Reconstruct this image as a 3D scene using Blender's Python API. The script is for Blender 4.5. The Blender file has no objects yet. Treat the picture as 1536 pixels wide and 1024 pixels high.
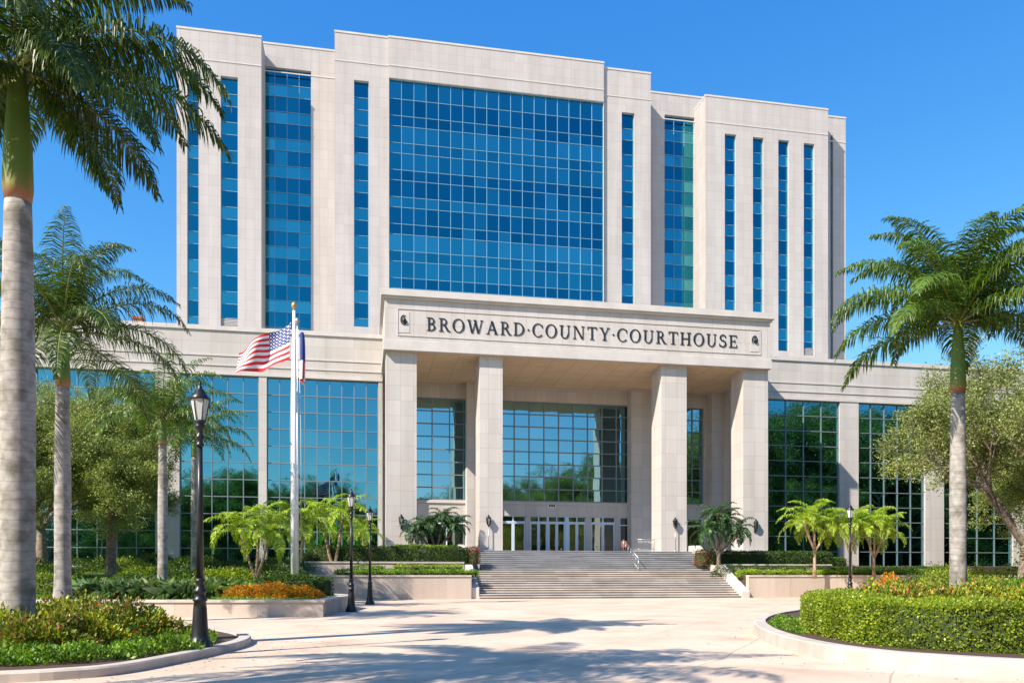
import bpy, math, random
import numpy as np
from mathutils import Vector, Matrix
R = math.radians
rng = np.random.default_rng(7)
random.seed(7)
S = bpy.context.scene
C = S.collection

# ------------------------------------------------------------------ camera
F = 1195.0; YH = 862.0; TH = R(10.5); EYE = 1.6     # focal in photo pixels, horizon row, yaw, eye height
ct, st = math.cos(TH), math.sin(TH)
cam = bpy.data.cameras.new('camera'); co = bpy.data.objects.new('camera', cam); C.objects.link(co)
co.location = (0, 0, EYE); co.rotation_euler = (R(90), 0, -TH)
cam.sensor_width = 36; cam.lens = 36 * F / 1536; cam.shift_y = (YH - 512) / 1536
cam.clip_end = 3000
S.camera = co
# ------------------------------------------------------------------ sky, sun, exposure
SAZ, SEL = 31.0, 41.0                                # sun: degrees in front of the facade on the left, elevation
Sd = Vector((-math.cos(R(SAZ)) * math.cos(R(SEL)), -math.sin(R(SAZ)) * math.cos(R(SEL)), math.sin(R(SEL))))
W = bpy.data.worlds.new('World'); S.world = W; W.use_nodes = True
wt = W.node_tree; wt.nodes.clear()
sky = wt.nodes.new('ShaderNodeTexSky'); sky.sky_type = 'NISHITA'; sky.sun_disc = False
sky.sun_elevation = R(SEL); sky.sun_rotation = math.atan2(Sd.x, Sd.y) % (2 * math.pi)
sky.air_density = 1.0; sky.dust_density = 0.25; sky.ozone_density = 3.0; sky.altitude = 0
wl = wt.links.new
def wmath(op, x, y):
    n = wt.nodes.new('ShaderNodeMath'); n.operation = op
    for i, v in enumerate((x, y)):
        if isinstance(v, (int, float)): n.inputs[i].default_value = v
        else: wl(v, n.inputs[i])
    return n.outputs[0]
sp_ = wt.nodes.new('ShaderNodeSeparateColor'); wl(sky.outputs[0], sp_.inputs[0])
# deep clear-air colour: per-channel response of the sky texture
SKR = wmath('MULTIPLY', wmath('POWER', wmath('MULTIPLY', sp_.outputs[0], .2 / .27), 1.7), .115)
SKG = wmath('MULTIPLY', wmath('MULTIPLY', sp_.outputs[1], .2 / .47), .445)
SKB = wmath('MULTIPLY', wmath('POWER', wmath('MULTIPLY', sp_.outputs[2], .2 / .83), .5), .97)
SKR = wmath('MINIMUM', SKR, SKG)
cb_ = wt.nodes.new('ShaderNodeCombineColor'); wl(SKR, cb_.inputs[0]); wl(SKG, cb_.inputs[1]); wl(SKB, cb_.inputs[2])
EXPO = 0.75
bg = wt.nodes.new('ShaderNodeBackground'); bg.inputs['Strength'].default_value = 1.03 / 2 ** EXPO
wo = wt.nodes.new('ShaderNodeOutputWorld')
wl(cb_.outputs[0], bg.inputs[0]); wl(bg.outputs[0], wo.inputs[0])
sl = bpy.data.lights.new('sun', 'SUN'); sl.energy = 5.0; sl.angle = R(0.5); sl.color = (1.0, 0.91, 0.78)
so = bpy.data.objects.new('sun', sl); C.objects.link(so)
so.rotation_euler = Sd.to_track_quat('Z', 'Y').to_euler(); so.location = Sd * 200
S.view_settings.view_transform = 'Standard'; S.view_settings.look = 'None'
S.view_settings.exposure = EXPO; S.view_settings.gamma = 1.0
S.render.engine = 'CYCLES'

# ------------------------------------------------------------------ pixel of the photo -> point on a real plane
def ray(x):
    a = (x - 768) / F
    return st + a * ct, ct - a * st
def onY(x, Y):                       # X on the vertical plane at depth Y
    dx, dy = ray(x); return Y * dx / dy
def zY(x, y, Y):                     # height on that plane
    dx, dy = ray(x); return EYE + (YH - y) / F * (Y / dy)
def G(x, y, z=0.0):                  # point on the horizontal plane z
    t = (EYE - z) * F / (y - YH); dx, dy = ray(x); return (dx * t, dy * t, z)
def T(x, t, z=0.0):                  # point in column x at camera depth t
    dx, dy = ray(x); return (dx * t, dy * t, z)

# ------------------------------------------------------------------ materials
def nmat(name):
    m = bpy.data.materials.new(name); m.use_nodes = True
    return m, m.node_tree.nodes, m.node_tree.links, m.node_tree.nodes['Principled BSDF']
def N(ns, t, **kw):
    n = ns.new(t)
    for k, v in kw.items(): setattr(n, k, v)
    return n
def math_(ns, ls, op, a, b=None, c=None):
    n = ns.new('ShaderNodeMath'); n.operation = op
    for i, v in enumerate((a, b, c)):
        if v is None: continue
        if isinstance(v, (int, float)): n.inputs[i].default_value = v
        else: ls.new(v, n.inputs[i])
    return n.outputs[0]
def ramp(ns, ls, fac, stops):
    r = ns.new('ShaderNodeValToRGB'); e = r.color_ramp.elements
    while len(e) < len(stops): e.new(0.5)
    for i, (p, c) in enumerate(stops): e[i].position = p; e[i].color = (*c, 1)
    ls.new(fac, r.inputs[0]); return r.outputs[0]
def mix(ns, ls, fac, a, b, mode='MIX'):
    m = ns.new('ShaderNodeMix'); m.data_type = 'RGBA'; m.blend_type = mode
    for k, v in ((0, fac), (6, a), (7, b)):
        if isinstance(v, (int, float)): m.inputs[k].default_value = v
        elif isinstance(v, tuple): m.inputs[k].default_value = (*v, 1)
        else: ls.new(v, m.inputs[k])
    return m.outputs[2]
def simple(name, col, rough=0.6, metal=0.0, noise=0.12, scale=3.0, spec=None):
    m, ns, ls, p = nmat(name)
    tc = ns.new('ShaderNodeTexCoord'); nz = ns.new('ShaderNodeTexNoise'); nz.inputs['Scale'].default_value = scale; nz.inputs['Detail'].default_value = 6
    ls.new(tc.outputs['Object'], nz.inputs['Vector'])
    c = tuple(col)
    ls.new(ramp(ns, ls, nz.outputs[0], [(0.3, tuple(v * (1 - noise) for v in c)), (0.7, tuple(min(1, v * (1 + noise)) for v in c))]), p.inputs['Base Color'])
    p.inputs['Roughness'].default_value = rough; p.inputs['Metallic'].default_value = metal
    if spec is not None: p.inputs['Specular IOR Level'].default_value = spec
    return m
def panels(name, col, w, h, joint=0.035, jdark=0.72, var=0.05, rough=0.75, streak=0.08, ox=0.0, oz=0.0):
    """stone cladding: flush joints on a w x h grid, small tone changes per slab, weathering"""
    m, ns, ls, p = nmat(name)
    g = ns.new('ShaderNodeNewGeometry')
    sp = ns.new('ShaderNodeSeparateXYZ'); ls.new(g.outputs['Position'], sp.inputs[0])
    sn = ns.new('ShaderNodeSeparateXYZ'); ls.new(g.outputs['True Normal'], sn.inputs[0])
    ax = math_(ns, ls, 'ABSOLUTE', sn.outputs[0]); ay = math_(ns, ls, 'ABSOLUTE', sn.outputs[1]); az = math_(ns, ls, 'ABSOLUTE', sn.outputs[2])
    isx = math_(ns, ls, 'GREATER_THAN', ax, 0.7); isz = math_(ns, ls, 'GREATER_THAN', az, 0.7)
    # u = X unless the face looks along X ; v = Z unless the face is horizontal
    u = math_(ns, ls, 'ADD', math_(ns, ls, 'MULTIPLY', sp.outputs[0], math_(ns, ls, 'SUBTRACT', 1.0, isx)), math_(ns, ls, 'MULTIPLY', sp.outputs[1], isx))
    v = math_(ns, ls, 'ADD', math_(ns, ls, 'MULTIPLY', sp.outputs[2], math_(ns, ls, 'SUBTRACT', 1.0, isz)), math_(ns, ls, 'MULTIPLY', sp.outputs[1], isz))
    us = math_(ns, ls, 'DIVIDE', math_(ns, ls, 'ADD', u, 500 + ox), w); vs = math_(ns, ls, 'DIVIDE', math_(ns, ls, 'ADD', v, 500 + oz), h)
    fu = math_(ns, ls, 'FRACT', us); fv = math_(ns, ls, 'FRACT', vs)
    ju = math_(ns, ls, 'LESS_THAN', fu, joint / w); jv = math_(ns, ls, 'LESS_THAN', fv, joint / h)
    j = math_(ns, ls, 'MAXIMUM', ju, jv)
    cb = ns.new('ShaderNodeCombineXYZ'); ls.new(math_(ns, ls, 'FLOOR', us), cb.inputs[0]); ls.new(math_(ns, ls, 'FLOOR', vs), cb.inputs[1])
    wn = ns.new('ShaderNodeTexWhiteNoise'); wn.noise_dimensions = '3D'; ls.new(cb.outputs[0], wn.inputs[0])
    base = ramp(ns, ls, wn.outputs[0], [(0, tuple(c * (1 - var) for c in col)), (1, tuple(c * (1 + var) for c in col))])
    nz = ns.new('ShaderNodeTexNoise'); nz.inputs['Scale'].default_value = 0.35; nz.inputs['Detail'].default_value = 7
    mp = ns.new('ShaderNodeMapping'); mp.inputs['Scale'].default_value = (3.0, 3.0, 0.28); ls.new(g.outputs['Position'], mp.inputs[0]); ls.new(mp.outputs[0], nz.inputs['Vector'])
    base = mix(ns, ls, 1.0, base, ramp(ns, ls, nz.outputs[0], [(0.3, (1 - streak, 1 - streak * 1.1, 1 - streak * 1.25)), (0.62, (1, 1, 1))]), 'MULTIPLY')
    n2 = ns.new('ShaderNodeTexNoise'); n2.inputs['Scale'].default_value = 9; n2.inputs['Detail'].default_value = 4; ls.new(g.outputs['Position'], n2.inputs['Vector'])
    base = mix(ns, ls, 1.0, base, ramp(ns, ls, n2.outputs[0], [(0.3, (0.95, 0.95, 0.95)), (0.7, (1.03, 1.03, 1.03))]), 'MULTIPLY')
    dark = mix(ns, ls, 1.0, base, (jdark, jdark * 0.96, jdark * 0.92), 'MULTIPLY')
    ls.new(mix(ns, ls, j, base, dark), p.inputs['Base Color'])
    p.inputs['Roughness'].default_value = rough; p.inputs['Specular IOR Level'].default_value = 0.25
    return m
STONE = (0.475, 0.44, 0.425)
M = {}
M['stone'] = panels('limestone_tower', STONE, 0.95, 1.10, 0.035, 0.82, 0.035, 0.8, 0.11)
M['stone2'] = panels('limestone_cladding', (0.555, 0.505, 0.475), 0.98, 1.16, 0.032, 0.78, 0.05, 0.8, 0.12)
M['wing'] = panels('limestone_wing', (0.54, 0.495, 0.465), 2.3, 1.05, 0.035, 0.82, 0.05, 0.8, 0.14)
M['soffit'] = panels('soffit_panel', (0.70, 0.50, 0.32), 1.9, 1.9, 0.05, 0.7, 0.04)  # golden tone: warm bounce light from the paving put into the colour
M['plain'] = simple('limestone_trim', (0.55, 0.50, 0.465), 0.75, 0, 0.08, 1.0)
M['kerb'] = simple('kerb_concrete', (0.50, 0.44, 0.385), 0.85, 0, 0.16, 1.7)
M['wallc'] = panels('planter_concrete', (0.54, 0.455, 0.395), 3.1, 9.0, 0.03, 0.8, 0.05, 0.85, 0.16)
M['step'] = panels('granite_step', (0.62, 0.55, 0.49), 2.4, 0.16, 0.0, 0.6, 0.18, 0.8, 0.15)  # nosings lightened: sunlit treads put into the stone colour
M['riser'] = panels('granite_riser', (0.24, 0.225, 0.22), 2.4, .16, 0.0, .6, .15, .8, .15)  # risers darker than the nosings: their shade is put into the colour
M['step2'] = panels('granite_step_upper', (0.36, 0.37, 0.39), 1.9, 0.16, 0.0, 0.6, 0.2, 0.8, 0.15)  # upper flight darkened to blue-grey: its shade is put into the stone colour
M['black'] = simple('black_cast_iron', (0.013, 0.014, 0.017), 0.38, 0.0, 0.3, 8)
M['bronze'] = simple('dark_letter_bronze', (0.018, 0.022, 0.030), 0.45, 0.2, 0.1, 8)
M['alu'] = simple('aluminium_frame', (0.38, 0.44, 0.48), 0.45, 0.3, 0.04, 4)
M['alu_blue'] = simple('pale_mullion', (0.17, 0.33, 0.46), 0.5, 0.1, 0.04, 4)
M['alu_dark'] = simple('wing_mullion', (0.20, 0.24, 0.26), 0.5, 0.3, 0.04, 4)
M['doorf'] = simple('door_aluminium', (0.60, 0.72, 0.86), 0.45, 0.0, 0.04, 4)
M['white'] = simple('white_paint', (0.78, 0.78, 0.77), 0.35, 0, 0.03, 3)
M['steel'] = simple('brushed_steel', (0.45, 0.45, 0.46), 0.35, 0.8, 0.06, 5)
M['gold'] = simple('gilt', (0.75, 0.38, 0.09), 0.35, 0.6, 0.1, 8)
M['brick'] = simple('red_clay_brick', (0.33, 0.12, 0.08), 0.85, 0, 0.25, 6)
M['soil'] = simple('bark_mulch', (0.075, 0.045, 0.028), 0.95, 0, 0.5, 30)
M['frost'] = simple('frosted_pane', (0.55, 0.56, 0.55), 0.35, 0, 0.06, 6)
M['shaft'] = simple('crownshaft', (0.13, 0.22, 0.03), 0.5, 0, 0.3, 2)
M['shaft'], ns_, ls_, p_ = nmat('crownshaft_skin')
tc_ = ns_.new('ShaderNodeTexCoord'); sx_ = ns_.new('ShaderNodeSeparateXYZ'); ls_.new(tc_.outputs['Generated'], sx_.inputs[0]); nz_ = ns_.new('ShaderNodeTexNoise'); nz_.inputs['Scale'].default_value = 4; nz_.inputs['Detail'].default_value = 6; ls_.new(tc_.outputs['Generated'], nz_.inputs['Vector'])
ls_.new(ramp(ns_, ls_, math_(ns_, ls_, 'ADD', sx_.outputs[2], math_(ns_, ls_, 'MULTIPLY', math_(ns_, ls_, 'SUBTRACT', nz_.outputs[0], 0.5), 0.16)), [(0.0, (0.30, 0.20, 0.14)), (0.035, (0.33, 0.12, 0.06)), (0.09, (0.26, 0.20, 0.05)), (0.2, (0.14, 0.21, 0.035)), (0.6, (0.10, 0.19, 0.03)), (1.0, (0.19, 0.24, 0.04))]), p_.inputs['Base Color']); p_.inputs['Roughness'].default_value = .5
M['rust'] = simple('crownshaft_base', (0.30, 0.15, 0.07), 0.6, 0, 0.3, 5)
M['twig'] = simple('twig', (0.05, 0.04, 0.022), 0.9, 0, 0.3, 8)
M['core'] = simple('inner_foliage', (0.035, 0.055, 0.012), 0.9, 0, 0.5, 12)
M['f_red'] = simple('flag_red', (0.70, 0.02, 0.03), 0.7, 0, 0.04, 2)
M['f_white'] = simple('flag_white', (0.82, 0.80, 0.80), 0.7, 0, 0.02, 2)
M['f_blue'] = simple('flag_blue', (0.012, 0.035, 0.19), 0.7, 0, 0.06, 2)
M['louvre'] = simple('vent_louvre', (0.42, 0.40, 0.38), 0.5, 0.2, 0.05, 4)

def bark(name, c1, c2, ring):
    m, ns, ls, p = nmat(name)
    tc = ns.new('ShaderNodeNewGeometry'); sp = ns.new('ShaderNodeSeparateXYZ'); ls.new(tc.outputs['Position'], sp.inputs[0])
    nz = ns.new('ShaderNodeTexNoise'); nz.inputs['Scale'].default_value = 6; nz.inputs['Detail'].default_value = 8; ls.new(tc.outputs['Position'], nz.inputs['Vector'])
    col = ramp(ns, ls, nz.outputs[0], [(0.3, c1), (0.65, c2)])
    if ring:
        n3 = ns.new('ShaderNodeTexNoise'); n3.inputs['Scale'].default_value = 1.5; ls.new(tc.outputs['Position'], n3.inputs['Vector'])
        z = math_(ns, ls, 'ADD', math_(ns, ls, 'MULTIPLY', sp.outputs[2], ring), n3.outputs[0])
        fr = math_(ns, ls, 'FRACT', z)
        col = mix(ns, ls, 1.0, col, ramp(ns, ls, fr, [(0.0, (0.72, 0.70, 0.68)), (0.14, (1, 1, 1)), (0.9, (1.0, 1.0, 1.0)), (1.0, (0.8, 0.8, 0.8))]), 'MULTIPLY')
        n4 = ns.new('ShaderNodeTexNoise'); n4.inputs['Scale'].default_value = 2.3; n4.inputs['Detail'].default_value = 6; ls.new(tc.outputs['Position'], n4.inputs['Vector'])
        col = mix(ns, ls, 1.0, col, ramp(ns, ls, n4.outputs[0], [(0.36, (0.58, 0.58, 0.53)), (0.52, (1, 1, 1))]), 'MULTIPLY')
    ls.new(col, p.inputs['Base Color']); p.inputs['Roughness'].default_value = 0.9
    b = ns.new('ShaderNodeBump'); b.inputs['Strength'].default_value = 0.5; b.inputs['Distance'].default_value = 0.02
    ls.new(nz.outputs[0], b.inputs['Height']); ls.new(b.outputs[0], p.inputs['Normal'])
    return m
M['palmbark'] = bark('royal_palm_bark', (0.27, 0.245, 0.225), (0.42, 0.39, 0.36), 5.0)
M['bark'] = bark('oak_bark', (0.12, 0.085, 0.06), (0.28, 0.22, 0.17), 0)
M['pygbark'] = bark('slender_palm_bark', (0.22, 0.13, 0.08), (0.46, 0.32, 0.22), 9.0)

def leafmat(name, stops, trans=0.35, rough=0.45, nscale=0.8, nvar=0.25, spec=0.4):
    m, ns, ls, p = nmat(name)
    g = ns.new('ShaderNodeNewGeometry')
    col = ramp(ns, ls, g.outputs['Random Per Island'], stops)
    nz = ns.new('ShaderNodeTexNoise'); nz.inputs['Scale'].default_value = nscale; nz.inputs['Detail'].default_value = 3; ls.new(g.outputs['Position'], nz.inputs['Vector'])
    col = mix(ns, ls, 1.0, col, ramp(ns, ls, nz.outputs[0], [(0.35, (1 - nvar, 1 - nvar, 1 - nvar)), (0.65, (1 + nvar, 1 + nvar, 1 + nvar * 0.5))]), 'MULTIPLY')
    ls.new(col, p.inputs['Base Color']); p.inputs['Roughness'].default_value = rough; p.inputs['Specular IOR Level'].default_value = spec
    tr = ns.new('ShaderNodeBsdfTranslucent'); ls.new(mix(ns, ls, 1.0, col, (1.3, 1.35, 0.5), 'MULTIPLY'), tr.inputs[0])
    mx = ns.new('ShaderNodeMixShader'); mx.inputs[0].default_value = trans
    ls.new(p.outputs[0], mx.inputs[1]); ls.new(tr.outputs[0], mx.inputs[2])
    ls.new(mx.outputs[0], ns['Material Output'].inputs[0])
    return m
M['palmleaf'] = leafmat('royal_palm_leaflet', [(0, (0.03, 0.07, 0.014)), (0.6, (0.065, 0.125, 0.02)), (1, (0.15, 0.19, 0.035))], 0.32, 0.42)
M['palmleaf2'] = leafmat('bright_palm_leaflet', [(0, (0.04, 0.10, 0.02)), (0.6, (0.085, 0.17, 0.02)), (1, (0.20, 0.25, 0.035))], 0.3, 0.4)
M['pygleaf'] = leafmat('lime_palm_leaflet', [(0, (0.15, 0.28, 0.02)), (0.5, (0.30, 0.44, 0.03)), (1, (0.52, 0.58, 0.06))], 0.35, 0.45)
M['darkpalm'] = leafmat('dark_cycad_leaflet', [(0, (0.012, 0.055, 0.02)), (0.7, (0.03, 0.095, 0.028)), (1, (0.08, 0.15, 0.03))], 0.2, 0.4)
M['rachis'] = simple('palm_rachis', (0.22, 0.24, 0.06), 0.5, 0, 0.2, 4)
M['oakleaf'] = leafmat('oak_leaf', [(0, (0.09, 0.14, 0.022)), (0.5, (0.21, 0.27, 0.06)), (1, (0.44, 0.45, 0.17))], 0.3, 0.5, 0.5)
M['oakleaf2'] = leafmat('pale_oak_leaf', [(0, (0.11, 0.13, 0.03)), (0.5, (0.20, 0.26, 0.07)), (1, (0.42, 0.44, 0.19))], 0.3, 0.5, 0.5)
M['hedge'] = leafmat('clipped_hedge_leaf', [(0, (0.10, 0.18, 0.014)), (0.5, (0.20, 0.29, 0.02)), (0.85, (0.33, 0.39, 0.03)), (1, (0.46, 0.45, 0.045))], 0.3, 0.4, 1.2)
M['dhedge'] = leafmat('dark_hedge_leaf', [(0, (0.018, 0.055, 0.008)), (0.6, (0.045, 0.10, 0.012)), (1, (0.12, 0.19, 0.02))], 0.25, 0.45, 0.8)
M['lime'] = leafmat('lime_border_leaf', [(0, (0.12, 0.22, 0.012)), (0.5, (0.25, 0.38, 0.02)), (1, (0.46, 0.52, 0.03))], 0.3, 0.5, 0.8)
M['cover'] = leafmat('ground_cover_leaf', [(0, (0.05, 0.13, 0.014)), (0.5, (0.13, 0.26, 0.02)), (1, (0.30, 0.42, 0.04))], 0.3, 0.45, 1.0, 0.35)
M['strap'] = leafmat('strap_leaf', [(0, (0.06, 0.15, 0.06)), (0.6, (0.17, 0.31, 0.13)), (1, (0.48, 0.56, 0.38))], 0.25, 0.35, 1.0)
M['croton'] = leafmat('croton_leaf', [(0, (0.07, 0.14, 0.012)), (0.5, (0.20, 0.28, 0.025)), (0.75, (0.40, 0.38, 0.04)), (0.9, (0.58, 0.48, 0.06)), (0.95, (0.40, 0.13, 0.04)), (1, (0.36, 0.04, 0.06))], 0.25, 0.4, 1.6, 0.4)
M['crotred'] = leafmat('copper_leaf', [(0, (0.08, 0.13, 0.02)), (0.5, (0.20, 0.27, 0.03)), (0.82, (0.40, 0.36, 0.06)), (1, (0.42, 0.10, 0.10))], 0.25, 0.4, 1.6, 0.4)
M['orange'] = leafmat('orange_ixora', [(0, (0.08, 0.16, 0.015)), (0.3, (0.30, 0.30, 0.02)), (0.5, (0.85, 0.30, 0.01)), (0.8, (0.80, 0.15, 0.015)), (1, (0.92, 0.55, 0.03))], 0.25, 0.5, 2.0, 0.3)
M['pink'] = leafmat('pink_flower', [(0, (0.05, 0.09, 0.02)), (0.45, (0.08, 0.12, 0.02)), (0.6, (0.32, 0.05, 0.08)), (1, (0.50, 0.10, 0.15))], 0.25, 0.5, 2.0, 0.2)
M['litter'] = leafmat('dry_leaf', [(0, (0.10, 0.06, 0.03)), (0.5, (0.24, 0.17, 0.06)), (1, (0.40, 0.32, 0.10))], 0.1, 0.7)
def grass_mat():
    m, ns, ls, p = nmat('lawn')
    g = ns.new('ShaderNodeNewGeometry'); a = ns.new('ShaderNodeTexNoise'); a.inputs['Scale'].default_value = 25; a.inputs['Detail'].default_value = 8; ls.new(g.outputs['Position'], a.inputs['Vector'])
    ls.new(ramp(ns, ls, a.outputs[0], [(0.3, (0.05, 0.11, 0.012)), (0.55, (0.13, 0.22, 0.02)), (0.8, (0.26, 0.34, 0.03))]), p.inputs['Base Color'])
    p.inputs['Roughness'].default_value = 0.9; return m
M['grass'] = grass_mat()
def paving():
    m, ns, ls, p = nmat('plaza_paving')
    g = ns.new('ShaderNodeNewGeometry')
    mp = ns.new('ShaderNodeMapping'); mp.inputs['Rotation'].default_value = (0, 0, R(38)); mp.inputs['Location'].default_value = (300, 300, 0); ls.new(g.outputs['Position'], mp.inputs[0])
    nd = ns.new('ShaderNodeTexNoise'); nd.inputs['Scale'].default_value = 0.12; ls.new(g.outputs['Position'], nd.inputs['Vector'])
    dv = ns.new('ShaderNodeVectorMath'); dv.operation = 'MULTIPLY_ADD'; dv.inputs[1].default_value = (1.3, 1.3, 0); ls.new(nd.outputs[1], dv.inputs[0]); ls.new(mp.outputs[0], dv.inputs[2])
    sp = ns.new('ShaderNodeSeparateXYZ'); ls.new(dv.outputs[0], sp.inputs[0])
    fu = math_(ns, ls, 'FRACT', math_(ns, ls, 'DIVIDE', sp.outputs[0], 3.0)); fv = math_(ns, ls, 'FRACT', math_(ns, ls, 'DIVIDE', sp.outputs[1], 3.0))
    j = math_(ns, ls, 'MAXIMUM', math_(ns, ls, 'LESS_THAN', fu, 0.011), math_(ns, ls, 'LESS_THAN', fv, 0.011))
    cb = ns.new('ShaderNodeCombineXYZ'); ls.new(math_(ns, ls, 'FLOOR', math_(ns, ls, 'DIVIDE', sp.outputs[0], 3.0)), cb.inputs[0]); ls.new(math_(ns, ls, 'FLOOR', math_(ns, ls, 'DIVIDE', sp.outputs[1], 3.0)), cb.inputs[1])
    wn = ns.new('ShaderNodeTexWhiteNoise'); ls.new(cb.outputs[0], wn.inputs[0])
    col = ramp(ns, ls, wn.outputs[0], [(0, (0.64, 0.495, 0.385)), (1, (0.71, 0.555, 0.435))])
    a = ns.new('ShaderNodeTexNoise'); a.inputs['Scale'].default_value = 0.45; a.inputs['Detail'].default_value = 9; a.inputs['Roughness'].default_value = 0.62; ls.new(g.outputs['Position'], a.inputs['Vector'])
    col = mix(ns, ls, 1.0, col, ramp(ns, ls, a.outputs[0], [(0.30, (0.74, 0.70, 0.66)), (0.5, (0.97, 0.96, 0.95)), (0.7, (1.05, 1.05, 1.05))]), 'MULTIPLY')
    b = ns.new('ShaderNodeTexNoise'); b.inputs['Scale'].default_value = 40; b.inputs['Detail'].default_value = 5; ls.new(g.outputs['Position'], b.inputs['Vector'])
    col = mix(ns, ls, 1.0, col, ramp(ns, ls, b.outputs[0], [(0.3, (0.88, 0.88, 0.88)), (0.65, (1.04, 1.04, 1.04))]), 'MULTIPLY')
    v = ns.new('ShaderNodeTexVoronoi'); v.feature = 'DISTANCE_TO_EDGE'; v.inputs['Scale'].default_value = 0.23
    d2 = ns.new('ShaderNodeVectorMath'); d2.operation = 'MULTIPLY_ADD'; d2.inputs[1].default_value = (1.6, 1.6, 0); ls.new(a.outputs[1], d2.inputs[0]); ls.new(g.outputs['Position'], d2.inputs[2]); ls.new(d2.outputs[0], v.inputs['Vector'])
    crack = math_(ns, ls, 'LESS_THAN', v.outputs['Distance'], 0.0018)
    col = mix(ns, ls, math_(ns, ls, 'MULTIPLY', crack, 0.35), col, (0.25, 0.20, 0.17))
    col = mix(ns, ls, math_(ns, ls, 'MULTIPLY', j, 0.6), col, (0.28, 0.22, 0.18))
    ls.new(col, p.inputs['Base Color']); p.inputs['Roughness'].default_value = 0.85; p.inputs['Specular IOR Level'].default_value = 0.25
    bm = ns.new('ShaderNodeBump'); bm.inputs['Strength'].default_value = 0.25; bm.inputs['Distance'].default_value = 0.01; ls.new(b.outputs[0], bm.inputs['Height']); ls.new(bm.outputs[0], p.inputs['Normal'])
    return m
M['paving'] = paving()
def glass(name, c1, c2, rough=0.03, metal=1.0, wav=0.006):
    """coated reflective glazing, every pane slightly different"""
    m, ns, ls, p = nmat(name)
    g = ns.new('ShaderNodeNewGeometry')
    ls.new(ramp(ns, ls, g.outputs['Random Per Island'], [(0, c1), (1, c2)]), p.inputs['Base Color'])
    p.inputs['Metallic'].default_value = metal; p.inputs['Roughness'].default_value = rough
    nz = ns.new('ShaderNodeTexNoise'); nz.inputs['Scale'].default_value = 0.5; nz.inputs['Detail'].default_value = 2; ls.new(g.outputs['Position'], nz.inputs['Vector'])
    b = ns.new('ShaderNodeBump'); b.inputs['Strength'].default_value = 1.0; b.inputs['Distance'].default_value = wav; ls.new(nz.outputs[0], b.inputs['Height']); ls.new(b.outputs[0], p.inputs['Normal'])
    return m
M['g_dark'] = glass('tower_glass', (0.008, 0.16, 0.24), (0.018, 0.215, 0.31))
M['g_light'] = glass('tower_spandrel_glass', (0.035, 0.29, 0.36), (0.10, 0.41, 0.47), 0.12)
M['g_mid'] = glass('tower_bay_glass', (0.02, 0.22, 0.29), (0.06, 0.34, 0.41), 0.06)
M['g_wing'] = glass('wing_glass', (0.08, 0.28, 0.355), (0.12, 0.33, 0.40), 0.02, 1.0, 0.006)
M['g_hall'] = glass('entrance_glass', (0.20, 0.38, 0.45), (0.23, 0.42, 0.49), 0.02)
M['g_door'] = glass('door_glass', (0.22, 0.26, 0.26), (0.28, 0.32, 0.30), 0.03, 1.0, 0.008)

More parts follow.
